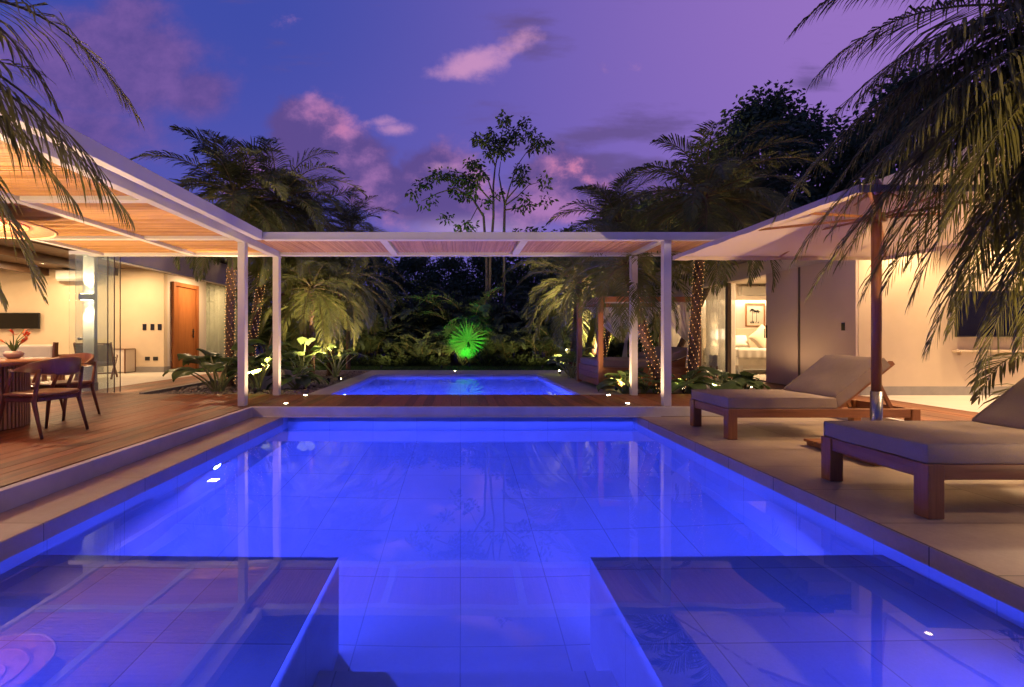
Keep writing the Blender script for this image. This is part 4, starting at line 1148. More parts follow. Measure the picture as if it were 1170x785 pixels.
near_palm('near palm on the left whose fronds hang into the picture', (-3.4,1.5,0), lt, [
    (lp(40,-60,2.2), lp(156,132,2.4), .85, .9),
    (lp(-40,-70,2.1), lp(64,122,2.25), .8, 1.0),
    (lp(30,90,2.3), lp(148,246,2.5), 1.1, 1.7),
    (lp(10,60,2.2), lp(120,200,2.4), 1.0, 1.7),
    (lp(-30,80,2.3), lp(90,236,2.5), 1.0, 1.5),
    (lp(-60,40,2.3), lp(50,180,2.4), 1.0, 1.5),
    (lp(-60,60,2.1), lp(40,80,2.2), .8, .9),
    (lp(-50,100,2.15), lp(48,338,2.3), .75, .45),
    (lp(-80,150,2.15), lp(2,345,2.3), .75, .5),
    (lp(-70,110,2.15), lp(-20,310,2.3), .75, .6),
    ], 31, 60, .46, .0070, .8)
rt = (4.35,2.75,2.75)
near_palm('near palm on the right whose fronds cover the corner of the picture', (4.9,2.5,0), rt, [
    (lp(1030,-120,2.7), lp(903,40,2.9), .6),
    (lp(1100,-40,2.7), lp(955,130,2.8), .9, 1.1),
    (lp(1060,-20,2.7), lp(885,250,2.9), .9, .9),
    (lp(1090,20,2.6), lp(905,300,2.9), .9, .9),
    (lp(1110,40,2.6), lp(925,335,2.9), .9, 1.0),
    (lp(1120,60,2.65), lp(985,340,2.85), 1., 1.1),
    (lp(1130,30,2.7), lp(960,300,2.95), 1., 1.1),
    (lp(1150,60,2.55), lp(1040,345,2.8), 1., 1.1),
    (lp(1120,10,2.55), lp(1010,280,2.8), 1., 1.1),
    (lp(1160,120,2.6), lp(1060,400,2.8), 1., 1.1),
    (lp(1170,100,2.7), lp(1090,350,2.8), 1., 1.1),
    (lp(1190,150,2.5), lp(1118,440,2.7), .9, .8),
    (lp(1200,120,2.5), lp(1150,345,2.6), 1., 1.1),
    (lp(1210,160,2.5), lp(1165,400,2.7), 1., 1.0),
    (lp(1150,-20,2.4), lp(1010,190,2.5), 1., 1.1),
    (lp(1110,-50,2.5), lp(985,110,2.6), 1., 1.1),
    (lp(1180,20,2.4), lp(1080,260,2.5), 1., 1.1),
    (lp(1160,0,2.4), lp(1045,230,2.5), 1., 1.1),
    (lp(1130,10,2.9), lp(990,260,3.1), 1., 1.1),
    (lp(1090,-10,2.9), lp(950,220,3.1), 1., 1.1),
    (lp(1200,-20,2.9), lp(1130,210,2.9), 1., 1.1),
    (lp(1210,-40,2.7), lp(1120,120,2.7), 1., 1.1),
    (lp(1140,-60,3.0), lp(1060,90,3.1), 1., 1.0),
    (lp(1180,-80,2.8), lp(1095,60,2.9), 1., 1.0),
    (lp(1180,60,3.0), lp(1100,300,3.0), 1., 1.1),
    (lp(1220,40,2.8), lp(1140,270,2.8), 1., 1.1),
    (lp(1100,20,3.10), lp(950,265,3.20), 1., 1.0),
    (lp(1150,10,3.15), lp(1030,200,3.20), 1., 1.0),
    (lp(1190,0,3.10), lp(1085,150,3.20), 1., 1.0),
    (lp(1170,60,3.10), lp(1040,300,3.15), 1., 1.0),
    (lp(1200,60,3.05), lp(1110,330,3.00), 1., 1.0),
    (lp(1140,70,2.95), lp(1010,330,3.00), 1., 1.0),
    (lp(1060,-60,2.80), lp(930,90,2.90), 1., 1.0),
    (lp(1230,90,2.70), lp(1175,310,2.70), 1., 1.0),
    (lp(1190,90,2.90), lp(1085,380,2.90), 1., 1.0),
    (lp(1125,-20,2.75), lp(1005,150,2.80), 1., 1.0),
    ], 32, 74, .46, .0062, .8)
# young palm behind the near lounger
t = thing('palm_shrub', 'young palm leaning in at the right edge behind the near lounger', 'palm', (5.6,3.6,0), 0)
mb = MB(); rnd = random.Random(6)
for tip, mid in ((at(1118,455,3.6), at(1165,330,3.6)), (at(1150,500,3.6), at(1160,380,3.6)), (at(1195,400,3.6), at(1205,300,3.6)), (at(1250,480,3.6), at(1260,300,3.6))):
    A, B, Cc = V((5.5,3.6,.1)), V(mid), V(tip)
    pts = [A*(1-f)**2+B*2*f*(1-f)+Cc*f*f for f in (i/14 for i in range(15))]
    rachis(mb, pts, .012); leaflets(mb, pts, 30, .34, .012, rnd, .7, .4)
mb.build('leaf', [M['palm_fg'], M['rachis']], t)

# ------------------------------------------------------------------ palm shrubs at the back of the garden
def shrub_mesh(seed, nf, L, ll, lw, nl, e, droop):
    rnd = random.Random(seed); mb = MB()
    for i in range(nf):
        az = i*2.4+rnd.uniform(-.3,.3); el = rad(rnd.uniform(*e)); l = L*rnd.uniform(.7,1.15)
        p0 = (rnd.uniform(-.15,.15), rnd.uniform(-.15,.15), 0)
        pts = frond_pts(p0, az, l, el, rad(droop)*rnd.uniform(.7,1.3), pw=1.9, curl=rnd.uniform(-.3,.3))
        rachis(mb, pts, .016); leaflets(mb, pts, nl, ll, lw, rnd, .5, .25)
    return mb.mesh('shrub_leaf')
SH = [shrub_mesh(41, 20, 2.3, .42, .020, 30, (55,88), 110), shrub_mesh(42, 18, 1.8, .36, .020, 28, (45,85), 120), shrub_mesh(43, 22, 2.8, .48, .022, 34, (60,88), 100)]
def fan_mesh(seed, nf, L, rl, spread=260, nseg=26, e=(25,85)):
    rnd = random.Random(seed); mb = MB()
    for i in range(nf):
        az = i*2.4+rnd.uniform(-.3,.3); el = rad(rnd.uniform(*e)); l = L*rnd.uniform(.7,1.1)
        pts = frond_pts((0,0,0), az, l, el, rad(35), 6)
        mb.tube(pts, [.012,.011,.010,.009,.008,.007,.006], 5, 1)
        c = pts[-1]; T = (pts[-1]-pts[-2]).normalized(); S = T.cross(V((0,0,1))).normalized(); U = S.cross(T)
        # the blade stands across the petiole, tilted to face outward
        X = (T*.75+V((0,0,1))*.55).normalized(); Nn = S.cross(X)
        R0 = rl*rnd.uniform(.8,1.1)
        for k in range(nseg):
            a = rad(-spread/2+spread*k/(nseg-1)); D = (X*math.cos(a)+S*math.sin(a)+Nn*.10*(1 if k % 2 else -1)).normalized()
            W = D.cross(Nn).normalized()*R0*.045
            m = c+D*R0*.55; tip = c+D*R0*(1-.1*abs(a)/2)+V((0,0,-.06*R0*rnd.random()))
            mb.add([c, m+W, tip, m-W], [(0,1,2),(0,2,3)])
    return mb.mesh('fan_leaf')
FN = fan_mesh(51, 19, .62, .42, 270, 26, (30,88))
def shrub(name, label, me, loc, sc, rz, mats, cat, group=None):
    t = thing(name, label, cat, loc, rz, group, 1)
    obj_from(me, 'leaf', mats, t, (0,0,0), 0, sc); return t
def fan_palm(label, base, fans):
    t = thing('fan_palm', label, 'fan palm', base); rnd = random.Random(19)
    for c, nrm, r in fans:
        c = V(c); n = V(nrm).normalized(); up = (V((0,0,1))-n*n.z).normalized(); S = n.cross(up)
        mb = MB(); b = V(base)
        mb.tube([b, b.lerp(c,.5)+V((0,.05,.08)), c], [.013,.011,.008], 6, 1)
        ns = 34
        for k in range(ns):
            a = rad(-150+300*k/(ns-1))+rnd.uniform(-.03,.03); D = (up*math.cos(a)+S*math.sin(a)+n*(.10*(1 if k % 2 else -1)+.12)).normalized()
            W = D.cross(n).normalized(); R0 = r*rnd.uniform(.88,1.06)*(1-.18*(abs(a)/2.6)**2)
            p1 = c+D*R0*.45; p2 = c+D*R0*.8-V((0,0,.03*R0)); tip = c+D*R0-V((0,0,.10*R0*rnd.uniform(.3,1)))
            mb.add([c, p1+W*r*.030, p1-W*r*.030, p2+W*r*.017, p2-W*r*.017, tip], [(0,1,2),(2,1,3,4),(4,3,5)])
        mb.build('fan_leaf', [M['fan'], M['petiole']], t)
fan_palm('fan palm glowing green above its green spotlight', (.08,16.8,-.05), [
    ((.28,16.45,.90),(.05,-1,.28),.86), ((-.22,16.55,.62),(-.35,-1,.2),.55), ((-.30,16.8,1.25),(-.5,-.8,.5),.50),
    ((.95,16.7,.62),(.7,-.9,.2),.5), ((.15,17.0,1.35),(.1,-.6,.9),.55), ((.75,17.1,1.35),(.6,-.5,.6),.55), ((.2,16.3,.35),(.1,-1,.1),.42)])
rr = random.Random(77)

zones = [(-7.2,-3.2,'dark palm shrub in the hedge behind the left palm bed','left hedge palms'),
         (-3.1,-.75,'olive palm shrub in the hedge left of the green lit fan palm','middle hedge palms'),
         (.95,2.9,'dark palm shrub in the hedge between the green fan palm and the daybed','right hedge palms'),
         (3.1,7.2,'palm shrub in the hedge behind the daybed','hedge palms behind the daybed')]
for x0, x1, lb, gr in zones:
    n = max(4, int((x1-x0)*2.4))
    for i in range(n):
        x = x0+(x1-x0)*(i+.5)/n+rr.uniform(-.15,.15); y = rr.uniform(16.9,18.8)
        k = rr.randrange(3)
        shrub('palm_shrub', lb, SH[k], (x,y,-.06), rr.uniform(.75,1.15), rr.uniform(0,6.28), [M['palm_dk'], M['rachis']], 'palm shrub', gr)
for i, x in enumerate((-.45,.62)):
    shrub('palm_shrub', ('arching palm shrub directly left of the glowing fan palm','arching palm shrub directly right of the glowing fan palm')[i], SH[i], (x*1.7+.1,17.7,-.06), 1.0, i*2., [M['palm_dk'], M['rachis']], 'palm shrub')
for i in range(20):
    x = -9+18*(i+.5)/20+rr.uniform(-.2,.2)
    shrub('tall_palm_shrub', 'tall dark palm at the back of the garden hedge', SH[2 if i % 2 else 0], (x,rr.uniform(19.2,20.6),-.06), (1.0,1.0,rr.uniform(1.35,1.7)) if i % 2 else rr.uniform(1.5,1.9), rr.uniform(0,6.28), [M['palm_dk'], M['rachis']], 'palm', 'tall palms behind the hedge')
# low ground cover at the lawn edge
def lowbush(seed):
    rnd = random.Random(seed); mb = MB()
    for i in range(170):
        a = rnd.uniform(0,2*pi); r = rnd.random()**.5*.36; z = rnd.uniform(.03,.36)*(1-r*1.2)
        p = V((r*math.cos(a), r*math.sin(a), z)); d = V((math.cos(a)+rnd.uniform(-.6,.6), math.sin(a)+rnd.uniform(-.6,.6), rnd.uniform(.1,1.2))).normalized()
        w = d.orthogonal().normalized(); w = Matrix.Rotation(rnd.uniform(0,6.28),3,d) @ w*.028; l = rnd.uniform(.10,.18)
        mb.add([p, p+d*l*.5+w, p+d*l, p+d*l*.5-w], [(0,1,2),(0,2,3)])
    return mb.mesh('bush_leaf')
LB = [lowbush(61), lowbush(62)]
for i in range(34):
    x = -7+13.5*(i+.5)/34+rr.uniform(-.1,.1)
    if -.75 < x < .95: continue
    o = obj_from(LB[i % 2], 'low_shrub', [M['broad']], None, (x, rr.uniform(16.5,16.9), -.05), rr.uniform(0,6.28), rr.uniform(.9,1.4))
    tag(o, 'low dark leafy shrub along the back edge of the lawn', 'shrub', 'low shrubs edging the lawn')

# ------------------------------------------------------------------ big leaved plants
def ear_leaf(mb, p0, az, L, e, size, rnd, droop=70):
    pts = frond_pts(p0, az, L, e, rad(32), 8)
    mb.tube(pts, [.016,.016,.015,.014,.013,.012,.011,.010,.008], 6, 1)
    c = pts[-1]; T = (pts[-1]-pts[-2]); h = V((math.cos(az),math.sin(az),0))
    el = e-rad(droop)*rnd.uniform(.7,1.25)
    S = V((-math.sin(az),math.cos(az),0)); tw = rnd.uniform(-.35,.35)
    def f(u, v):
        x = 2*u-1; t = v
        wd = (.50*math.sin(pi*min(1,(t*.93+.10)))**.75)*(1 if t < .5 else 1)
        s = size*(t-.22)
        back = -.16*abs(x)*(1-t)**3*size
        ee = el-.75*t
        D = h*math.cos(ee)+V((0,0,1))*math.sin(ee)
        Nn = -h*math.sin(ee)+V((0,0,1))*math.cos(ee)
        Sx = S*math.cos(tw)+Nn*math.sin(tw)
        return c+D*(s+back)+Sx*x*wd*size+Nn*(.16*abs(x)-.05*math.sin(9*t+x*3)*abs(x)-.10*x*x)*size
    mb.grid(f, 8, 12)
def ear_mesh(seed, n, L, size, e=(50,86)):
    rnd = random.Random(seed); mb = MB()
    for i in range(n):
        az = i*2.4+rnd.uniform(-.3,.3)
        ear_leaf(mb, (rnd.uniform(-.06,.06),rnd.uniform(-.06,.06),0), az, L*rnd.uniform(.6,1.1), rad(rnd.uniform(*e)), size*rnd.uniform(.7,1.15), rnd, 42)
    return mb.mesh('ear_leaves')
EA = [ear_mesh(71, 15, .80, .42, (52,86)), ear_mesh(72, 13, .42, .34, (40,84)), ear_mesh(73, 13, .9, .38, (58,88))]
ears = [('big elephant ear plant between the glass house and the left pergola post', 0, (-4.65,8.72), 1.12, .5),
        ('elephant ear plant right behind the front left pergola post', 2, (-3.95,8.85), 1.0, 2.0),
        ('elephant ear plant between the two left pergola posts', 0, (-4.25,9.6), 1.0, 3.1),
        ('elephant ear plant right of the back left pergola post', 1, (-3.35,9.25), 1.1, 4.0),
        ('broad leaved plant behind the white stone blocks', 2, (-3.75,10.7), 1.1, 1.1),
        ('broad leaved plant beside the slim red palm trunk', 0, (-4.1,11.3), .95, 5.0),
        ('broad leaved plant nearest the left edge of the far pool', 2, (-3.25,11.9), .95, .2),
        ('elephant ear plant left of the back right pergola post', 1, (3.05,8.45), 1.0, .9),
        ('elephant ear plant between the two right pergola posts', 2, (3.4,8.45), .6, 2.6),
        ('lit broad leaved plant at the foot of the leaning palm', 1, (4.2,8.42), 1.05, 3.3),
        ('broad leaved plant between the leaning palm and the bedroom door', 1, (4.85,8.45), 1.1, 5.1),
        ('dark leaved plant at the right end of the right bed', 1, (5.35,8.6), .95, 1.0),
        ('dark broad leaved bush at the left corner of the daybed', 2, (2.75,11.3), .85, 1.9),
        ('yellow green plant seen behind the daybed', 0, (3.0,12.3), .9, 4.4)]
for lb, k, (x, y), s, rz in ears:
    shrub('elephant_ear_plant', lb, EA[k], (x,y,G), s, rz, [M['ear'], M['petiole']], 'plant', 'big leaved plants')

# white stone blocks of the left bed
def rock(label, c, d, rz, seed):
    mb = MB(); mb.obox((0,0,0), d, Matrix.Rotation(rz,3,'Z'))
    o = mb.build('stone_block', M['stone']); o.location = c
    bm = bmesh.new(); bm.from_mesh(o.data); bmesh.ops.subdivide_edges(bm, edges=bm.edges, cuts=6, use_grid_fill=True)
    for v in bm.verts: v.co += v.normal*MN.noise(v.co*4+V((seed,0,0)))*.05
    for f in bm.faces: f.smooth = True
    bm.to_mesh(o.data); bm.free()
    md = o.modifiers.new('b','BEVEL'); md.width = .02; md.segments = 2; md.limit_method = 'ANGLE'; md.angle_limit = rad(45)
    tag(o, label, 'stone block')
rock('pale stone block at the foot of the short palm', (-3.72,10.3,.12), (.5,.38,.34), .35, 1)
rock('long low pale stone block in front of the other one', (-3.7,9.35,.08), (.85,.36,.26), .25, 4)

# ------------------------------------------------------------------ broadleaf trees
def leaf_cluster(mb, p, n, r, s, rnd, droop=.3):
    for i in range(n):
        d = V((rnd.gauss(0,1),rnd.gauss(0,1),rnd.gauss(0,.7))).normalized()
        q = p+d*r*rnd.random()**.5
        e = (d*.6+V((rnd.uniform(-1,1),rnd.uniform(-1,1),rnd.uniform(-1,.4)-droop))).normalized()
        w = Matrix.Rotation(rnd.uniform(0,6.28),3,e) @ e.orthogonal().normalized(); l = s*rnd.uniform(.7,1.25)
        mb.add([q, q+e*l*.45+w*l*.24, q+e*l, q+e*l*.45-w*l*.24], [(0,1,2),(0,2,3)])
def tree_parts(seed, H, spread, nclump, nleaf, leaf, clump_r, trunk_r, crown0=.35, flat=1.0):
    rnd = random.Random(seed); tb = MB(); cb = MB()
    tp = [V((math.sin(i*.9+seed)*.05*H*.12, math.cos(i*.7+seed)*.05*H*.12, H*.55*i/6)) for i in range(7)]
    tb.tube(tp, [trunk_r*(1-.6*i/6) for i in range(7)], 8)
    for k in range(nclump):
        az = k*2.39996; f = (k+.5)/nclump
        rr_ = spread*(.35+.65*rnd.random()**.6)
        z = H*(crown0+(1-crown0)*(f*.9+rnd.uniform(0,.1)))
        sh = math.sin(pi*min(.97, max(.1, (z/H-crown0)/(1-crown0)*.8+.2)))
        p = V((math.cos(az)*rr_*sh, math.sin(az)*rr_*sh, z))
        b = tp[min(6, 2+int(4*f))]
        m = b.lerp(p, .5)+V((0,0,-.06*H*rnd.random()))
        tb.tube([b, m, p], [trunk_r*.32, trunk_r*.2, trunk_r*.07], 5)
        leaf_cluster(cb, p, nleaf, clump_r*rnd.uniform(.7,1.25), leaf, rnd)
    return tb.mesh('tree_trunk'), cb.mesh('tree_crown')
def tree(label, parts, loc, sc=1, rz=0, group=None, name='leafy_tree'):
    t = thing(name, label, 'tree', loc, rz, group)
    obj_from(parts[0], 'trunk', [M['bark_g']], t, (0,0,0), 0, sc); obj_from(parts[1], 'crown', [M['tree_leaf']], t, (0,0,0), 0, sc); return t
BIG = tree_parts(81, 10, 3.2, 110, 220, .21, .75, .22, .25)
MID = [tree_parts(82+i, 6.2, 2.4, 64, 150, .20, .6, .14, .12) for i in range(3)]
tree('big dense tree rising behind the bedroom house', BIG, (11.0,16.5,-.07), .98, 0)
tree('big dark tree at the right edge behind the near palm', BIG, (15.0,15.0,-.07), .98, 2.2)
tree('leafy tree behind the right palms, lower than the big tree', MID[0], (7.6,17.6,-.07), 1.1, 1.)
bgx = [(-9.5,24),(-7,25),(-4.6,25.5),(-2.6,26),(-.6,25),(1.5,26),(3.6,25),(5.6,24),(8.2,23)]
for i, (x, y) in enumerate(bgx):
    tree('dark tree in the tree line behind the back of the garden', MID[i % 3], (x,y,-.07), rr.uniform(.88,1.0)*(1.0 if x < 3 else 1.25), rr.uniform(0,6.28), 'tree line behind the garden')
# the sparse tree against the sky
t = thing('slender_tree', 'sparse slender tree standing dark against the sky in the centre', 'tree', (1.5,19.5,-.07))
tb = MB(); cb = MB(); rnd = random.Random(91); TY = 19.5
def tw(px, py, dy=0): return V(at(px, py, TY))+V((0,dy,0))
stems = [[(558,440),(560,300),(563,250),(563,215),(566,190),(572,160),(576,140)],
         [(556,440),(556,300),(553,245),(540,225),(520,215),(500,218),(482,232)],
         [(576,440),(576,262),(577,232),(572,215),(570,200),(573,180)],
         [(577,235),(582,215),(590,192),(602,172),(612,160)],
         [(577,230),(590,215),(600,200),(602,190)],
         [(577,235),(592,224),(604,212),(622,206)],
         [(563,232),(548,215),(530,200),(515,195),(500,200),(478,205)],
         [(563,222),(556,200),(548,190),(540,180)],
         [(566,190),(556,165),(545,150),(538,148)],
         [(568,180),(580,160),(592,148),(598,140)],
         [(604,175),(614,165),(622,172)],
         [(553,245),(545,238),(538,252),(528,262)],
         [(577,240),(590,238),(606,232),(620,236)]]
tips = []
for s in stems:
    pts = [tw(x, y, rnd.uniform(-.5,.5) if i > 1 else 0) for i, (x, y) in enumerate(s)]
    r0 = .07 if s[0][1] > 400 else .036
    tb.tube(pts, [r0*(1-.82*i/(len(pts)-1)) for i in range(len(pts))], 6)
clusters = [(575,140,9),(562,148,10),(588,142,8),(600,140,7),(545,152,9),(553,165,10),(566,160,12),(578,160,10),(592,155,9),(606,152,7),(616,158,9),(622,168,7),(560,176,9),(572,172,8),(545,185,9),(538,188,8),(577,180,6),(596,192,8),(600,200,9),(592,205,5),(612,163,7),
    (535,200,12),(525,205,12),(515,200,10),(505,196,8),(497,207,8),(520,215,10),(540,212,10),(548,205,9),(530,222,8),(540,225,6),(487,203,6),(478,205,5),(473,222,5),(485,236,3),(494,226,4),(556,228,5),(566,226,5),(602,222,5),(606,230,5),(620,206,4),(624,208,3),(618,236,3),(626,228,2),(590,240,4),(510,252,5),(528,262,6),(520,268,5),(538,255,5),(553,198,5)]
for x, y, n in clusters:
    leaf_cluster(cb, tw(x, y, rnd.uniform(-.7,.7)), int(n*7), .30, .21, rnd, .35)
tb.build('trunk', M['bark_g'], t); cb.build('crown', M['tree_leaf'], t)
# ================================================================== lamps of the place and added fill lamps
def downlight(label, x, y, z, power, parent=None, spot=None, color=WARM, group='recessed ceiling lights'):
    t = thing('ceiling_light', label, 'lamp', (x, y, z), 0, group)
    mb = MB(); mb.lathe([(.055,-.002),(.07,-.002),(.072,-.012),(.055,-.014),(.05,-.002)], (x,y,z), 20); mb.build('bezel', M['white_metal'], t)
    mb = MB(); mb.lathe([(0,-.004),(.05,-.004)], (x,y,z), 16); mb.build('lens', M['led_soft'], t)
    lamp('AREA' if not spot else 'SPOT', 'ceiling_lamp', (x,y,z-.05), power, color, (x,y,z-2), .25 if not spot else .05, spot, .7, t)
for i, (x, y) in enumerate(((-9.1,12.2),(-11.2,12.2),(-9.1,9.6),(-11.2,9.6),(-13.2,11.5))):
    downlight('recessed light in the dark timber ceiling of the living room', x, y, 2.998, 14.5)
downlight('recessed light in the ceiling in front of the orange door', -7.7, 14.2, 2.998, 20)
downlight('recessed light in the ceiling over the far glass panels', -9.9, 17.0, 2.998, 60)
for i, (x, y) in enumerate(((7.55,7.35),(9.4,7.35),(11.2,7.35),(7.6,5.0),(9.6,5.0))):
    downlight('recessed light under the terrace roof on the right', x, y, 3.28, 86, None, 110)
downlight('recessed light in the bedroom ceiling', 8.6, 12.0, 2.698, 36)
downlight('recessed light in the room behind the far curtained window', 8.0, 15.6, 2.698, 60)
lamp('AREA', 'cove_light', (9.2,14.38,2.29), 30, (1,.78,.5), (9.2,14.44,.5), 3.0, sizey=.05)
def add_eave_spot(label, x, y):  # unseen spots added to warm the loungers and the tile deck
    t = thing('added_eave_spot', label, 'lamp', (x, y, 3.28), 0, 'added spotlights under the terrace eave')
    mb = MB(); mb.tube([(x,y,3.28),(x,y,3.235)], .012, 8); mb.build('stem', M['alu'], t)
    mb = MB(); mb.tube([(x+.03,y,3.235),(x-.03,y,3.20)], .036, 14); mb.build('housing', M['alu'], t)
    mb = MB(); mb.tube([(x-.031,y,3.1995),(x-.034,y,3.198)], .028, 14); mb.build('lens', M['led_soft'], t)
    lamp('SPOT', 'eave_fill_lamp', (x-.05,y,3.19), 80, WARM, (x-2.0,y-.2,0), .25, 112, .9, t)
for y in (1.6, 3.5, 5.3): add_eave_spot('unseen bronze spotlight added under the edge of the terrace roof', 6.72, y)
def add_deck_fill(x, y, p):  # unseen lights added to wash the cane ceiling from below
    t = thing('deck_fill_light', 'unseen floor light added in the dining deck to brighten the cane ceiling', 'lamp', (x, y, 0), 0, 'added fill lights of the dining deck')
    mb = MB(); mb.lathe([(.05,.004),(.07,.008),(.075,.003)], (x,y,.002), 20); mb.build('bezel', M['steel'], t)
    mb = MB(); mb.lathe([(0,.006),(.05,.006)], (x,y,.002), 16); mb.build('lens', M['led_soft'], t)
    lamp('SPOT', 'deck_fill_light', (x,y,.05), p, WARM, (x,y,3), .05, 150, .6, t)
add_deck_fill(-6.15, 4.2, 30); add_deck_fill(-4.4, 2.6, 30); add_deck_fill(-6.1, 6.0, 30)
def garden_spot(label, loc, target, power, color, angle=70, group='garden spotlights', led='led_warm'):
    t = thing('garden_spotlight', label, 'lamp', loc, 0, group)
    d = (V(target)-V(loc)).normalized(); p = V(loc)
    mb = MB(); mb.tube([p-V((0,0,.0)), p+V((0,0,.06))], .008, 8); mb.build('stake', M['black'], t)
    b = p+V((0,0,.085)); mb = MB(); mb.tube([b-d*.04, b+d*.04, b+d*.05], [.028,.034,.034], 14, 0, cap=True); mb.build('housing', M['black'], t)
    c = b+d*.0505; u = d.orthogonal().normalized(); w = d.cross(u)
    mb = MB(); mb.add([c+(u*math.cos(2*pi*k/14)+w*math.sin(2*pi*k/14))*.028 for k in range(14)], [tuple(range(14))]); mb.build('lens', M[led], t)
    lamp('SPOT', 'garden_lamp', c+d*.02, power, color, target, .03, angle, .6, t)
GW = (1,.68,.32)
garden_spot('small spotlight at the foot of the left house palm', (-3.7,8.2,G), (-4.8,9.7,4.3), 100, GW, 75)
garden_spot('small spotlight among the left elephant ear plants', (-2.95,10.2,G), (-4.2,10.8,4.0), 60, GW, 80)
garden_spot('small spotlight by the short palms of the left bed', (-2.85,10.7,G), (-3.6,11.8,3.4), 28, GW, 90)
garden_spot('small spotlight at the front of the right bed', (4.0,8.14,G), (3.3,8.9,3.4), 42, GW, 80)
garden_spot('small spotlight at the foot of the leaning palm', (4.55,8.15,G), (4.75,8.9,4.6), 150, GW, 80)
garden_spot('small spotlight added in front of the daybed to brighten its curtains', (2.95,8.6,G), (3.9,10.3,1.5), 20, GW, 95)  # added lamp that brightens the daybed curtains and mattress
garden_spot('small spotlight left of the daybed', (2.75,12.6,G), (2.4,12.0,3.2), 40, GW, 100)
garden_spot('small spotlight behind the daybed lighting the tall crowns', (3.9,12.2,G), (4.0,12.9,5), 220, GW, 90)
garden_spot('small spotlight low in the hedge left of the green fan palm', (-2.5,14.4,-.02), (-2.6,18,3.6), 30, GW, 100)
garden_spot('small spotlight low in the hedge left of the daybed', (2.6,14.4,-.02), (2.6,18,3.6), 30, GW, 100)
garden_spot('small spotlight added on the lawn to brighten the middle palm shrubs', (-.6,14.4,-.02), (-.3,18.5,4.0), 30, GW, 100)  # extra lamp added to lift the dark hedge
garden_spot('small spotlight added on the lawn to brighten the left hedge', (-5.2,14.4,-.02), (-5,18,3.6), 30, GW, 100)  # added fill for the hedge on the left
garden_spot('unseen spotlight added at the foot of the near left palm', (-3.2,.9,0), (-2.4,2.2,2.6), 22, GW, 110)  # added out of view to brighten the near left fronds
garden_spot('unseen spotlight added at the foot of the near right palm', (5.0,1.7,0), (4.0,2.9,2.6), 60, GW, 120)  # unseen lamp added to lighten the near right fronds
garden_spot('green spotlight at the foot of the fan palm', (.3,15.2,-.02), (.2,16.6,1.15), 36, (.01,1,.07), 62, None, 'led_green')

# ================================================================== dusk sky
w = bpy.data.worlds.new('World'); SC.world = w; w.use_nodes = True
t = w.node_tree; bg = t.nodes['Background']
tc = t.nodes.new('ShaderNodeTexCoord'); X, Y, Z = t_xyz(t, tc.outputs['Generated'])
iy = Y.max(.12)
u = X/iy; v = Z/iy
vec = t_comb(t, u, v*1.25, 0)
wn = t_noise(t, vec, 2.2, 3, .5)
n1 = t_noise(t, vec, 4.2, 7, .58)
sh = t_comb(t, u+.05, v*1.25+.045, 0)
n2 = t_noise(t, sh, 4.2, 7, .58)
n3 = t_noise(t, vec, 13, 7, .68)
def blob(cx, cy, ax, ay, k=1.0, rot=0):
    c0 = (cx-526)/520; c1 = (386-cy)/520
    du = u-c0; dv = v-c1
    if rot:
        a = rad(rot); du, dv = du*math.cos(a)+dv*math.sin(a), dv*math.cos(a)-du*math.sin(a)
    du = du*(520/ax); dv = dv*(520/ay)
    return ((du*du+dv*dv)*-1).exp()*k
n4 = t_noise(t, t_comb(t, u, v*4.5, 3.3), 3.4, 6, .6)
def cover(bl, thr, soft, na=.9, nn=None, fine=.3):
    s = bl[0]
    for b in bl[1:]: s = s.max(b)
    nn = nn or n1
    f = s+(nn-.5)*na+(n3-.5)*fine
    f2 = s+(n2-.5)*na
    return f.ss(thr, thr+soft), (f-f2)
# blue overhead, mauve to the right and low down
base = t_mix(t, u.ss(-.5, 1.0)*Y.ss(-.2, .25), lin((56,68,152)), lin((136,102,176)))
base = t_mix(t, v.ss(.75, .05)*.5, base, lin((104,90,172)))
# broad soft violet mass on the left
c1, l1 = cover([blob(120,75,130,75,1.0), blob(50,150,170,50,.8), blob(225,105,60,40,.8), blob(150,20,70,50,.7)], .26, .42, .85, None, .35)
colr = t_mix(t, c1*.92, base, t_mix(t, (n1*.6+n3*.4).ss(.35,.65), lin((80,65,130)), lin((112,82,148))))
# grey streaks on the right
c2, l2 = cover([blob(700,155,120,16,.75,6), blob(660,190,90,18,.7,10), blob(800,165,60,14,.6), blob(930,97,30,12,.6), blob(600,45,46,30,.6), blob(745,190,80,14,.6), blob(830,150,70,16,.5)], .12, .5, 1.7, n4)
colr = t_mix(t, c2*.85, colr, lin((90,72,126)))
# heaped clouds lit pink from the upper right
c3, l3 = cover([blob(350,150,46,34,.95), blob(385,190,70,40,.95), blob(430,215,60,36,.85), blob(500,205,60,42,.85), blob(640,205,46,34,.95), blob(690,225,60,34,.8), blob(560,240,160,24,.8), blob(320,190,60,40,.7), blob(770,215,90,30,.6), blob(600,235,260,26,.6)], .16, .34, 1.15, None, .5)
m1 = t_noise(t, vec, 3.2, 3, .5); m2 = t_noise(t, t_comb(t, u+.07, v*1.25+.06, 0), 3.2, 3, .5)
lit = ((m1-m2)*2.4+l3*1.2+.36+(n3-.5)*.7).ss(.15, 1.0)
ccol = t_mix(t, lit, lin((84,66,126)), lin((158,108,163)))
glow = blob(660,195,40,30,.75).max(blob(365,150,50,38,.45))
ccol = t_mix(t, (glow*lit).ss(.05,.6), ccol, lin((200,120,155)))
colr = t_mix(t, c3*.93, colr, ccol)
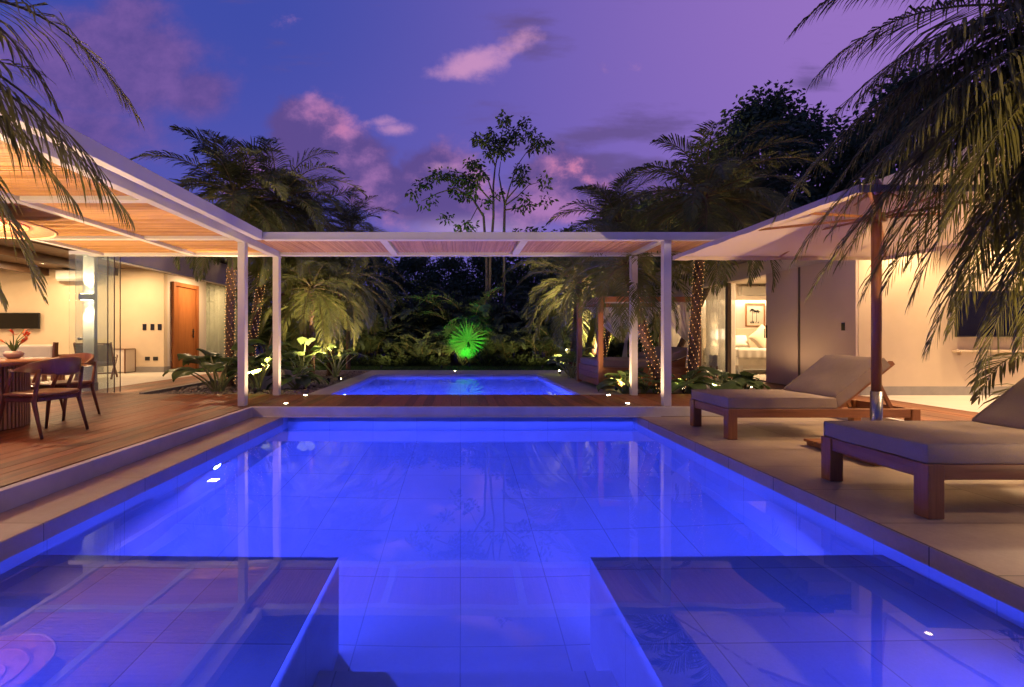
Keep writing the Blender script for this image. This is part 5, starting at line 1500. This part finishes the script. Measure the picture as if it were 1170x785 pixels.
# thin bright wisps
c4, l4 = cover([blob(540,72,75,22,.85,14), blob(595,48,46,22,.75,20), blob(455,150,34,13,.75,-6), blob(440,140,26,10,.6), blob(505,190,30,10,.55)], .30, .60, 1.9, None, .7)
colr = t_mix(t, c4*.75, colr, lin((196,140,178)))
# pale gap low over the trees
colr = t_mix(t, blob(535,262,60,12,.5), colr, lin((190,160,205)))
dim = Z.ss(-.05, .0)
colr = t_mix(t, dim, lin((20,18,30)), colr)
t.links.new(colr, bg.inputs['Color']); bg.inputs['Strength'].default_value = 1.25
sky = t.nodes.new('ShaderNodeTexSky'); sky.sky_type = 'NISHITA'; sky.sun_disc = False; sky.sun_elevation = rad(0.5); sky.sun_rotation = rad(65)
b2 = t.nodes.new('ShaderNodeBackground'); t.links.new(sky.outputs[0], b2.inputs[0]); b2.inputs[1].default_value = .004
ad = t.nodes.new('ShaderNodeAddShader'); t.links.new(bg.outputs[0], ad.inputs[0]); t.links.new(b2.outputs[0], ad.inputs[1])
t.links.new(ad.outputs[0], t.nodes['World Output'].inputs[0])
sun = bpy.data.lights.new('sun', 'SUN'); sun.energy = .05; sun.angle = rad(20); sun.color = (.9,.6,.8)
so = bpy.data.objects.new('sun', sun); COL.objects.link(so); so.rotation_euler = (rad(72),0,rad(115))

# ================================================================== one object per separate piece
def split_islands(o):
    bm = bmesh.new(); bm.from_mesh(o.data); bm.verts.ensure_lookup_table()
    seen = [-1]*len(bm.verts); n = 0
    for v in bm.verts:
        if seen[v.index] >= 0: continue
        st = [v]; seen[v.index] = n
        while st:
            a = st.pop()
            for e in a.link_edges:
                b = e.other_vert(a)
                if seen[b.index] < 0: seen[b.index] = n; st.append(b)
        n += 1
    base = o.name.split('.')[0]
    for k in range(1, n):
        c = o.copy(); c.data = o.data.copy(); COL.objects.link(c); c.name = base
        b2 = bm.copy(); b2.verts.ensure_lookup_table()
        bmesh.ops.delete(b2, geom=[v for v in b2.verts if seen[v.index] != k], context='VERTS'); b2.to_mesh(c.data); b2.free()
    if n > 1:
        bmesh.ops.delete(bm, geom=[v for v in bm.verts if seen[v.index] != 0], context='VERTS'); bm.to_mesh(o.data)
    bm.free()
for o in list(COL.objects):
    if o.type == 'MESH' and o.name.split('.')[0] in ('back_frame','back_strut','backrest_frame','bracket','curtain_rod','cross_bar','diffuser','far_wall'):
        split_islands(o)

# ================================================================== render settings
SC.view_settings.view_transform = 'Standard'; SC.view_settings.look = 'None'; SC.view_settings.gamma = 1
SC.view_settings.use_curve_mapping = False; SC.view_settings.exposure = 0
SC.render.engine = 'CYCLES'
cy = SC.cycles
cy.use_denoising = True; cy.denoiser = 'OPENIMAGEDENOISE'
cy.max_bounces = 9; cy.diffuse_bounces = 4; cy.glossy_bounces = 4; cy.transmission_bounces = 8; cy.transparent_max_bounces = 14
cy.caustics_reflective = False; cy.caustics_refractive = True; cy.sample_clamp_indirect = 4; cy.use_light_tree = True
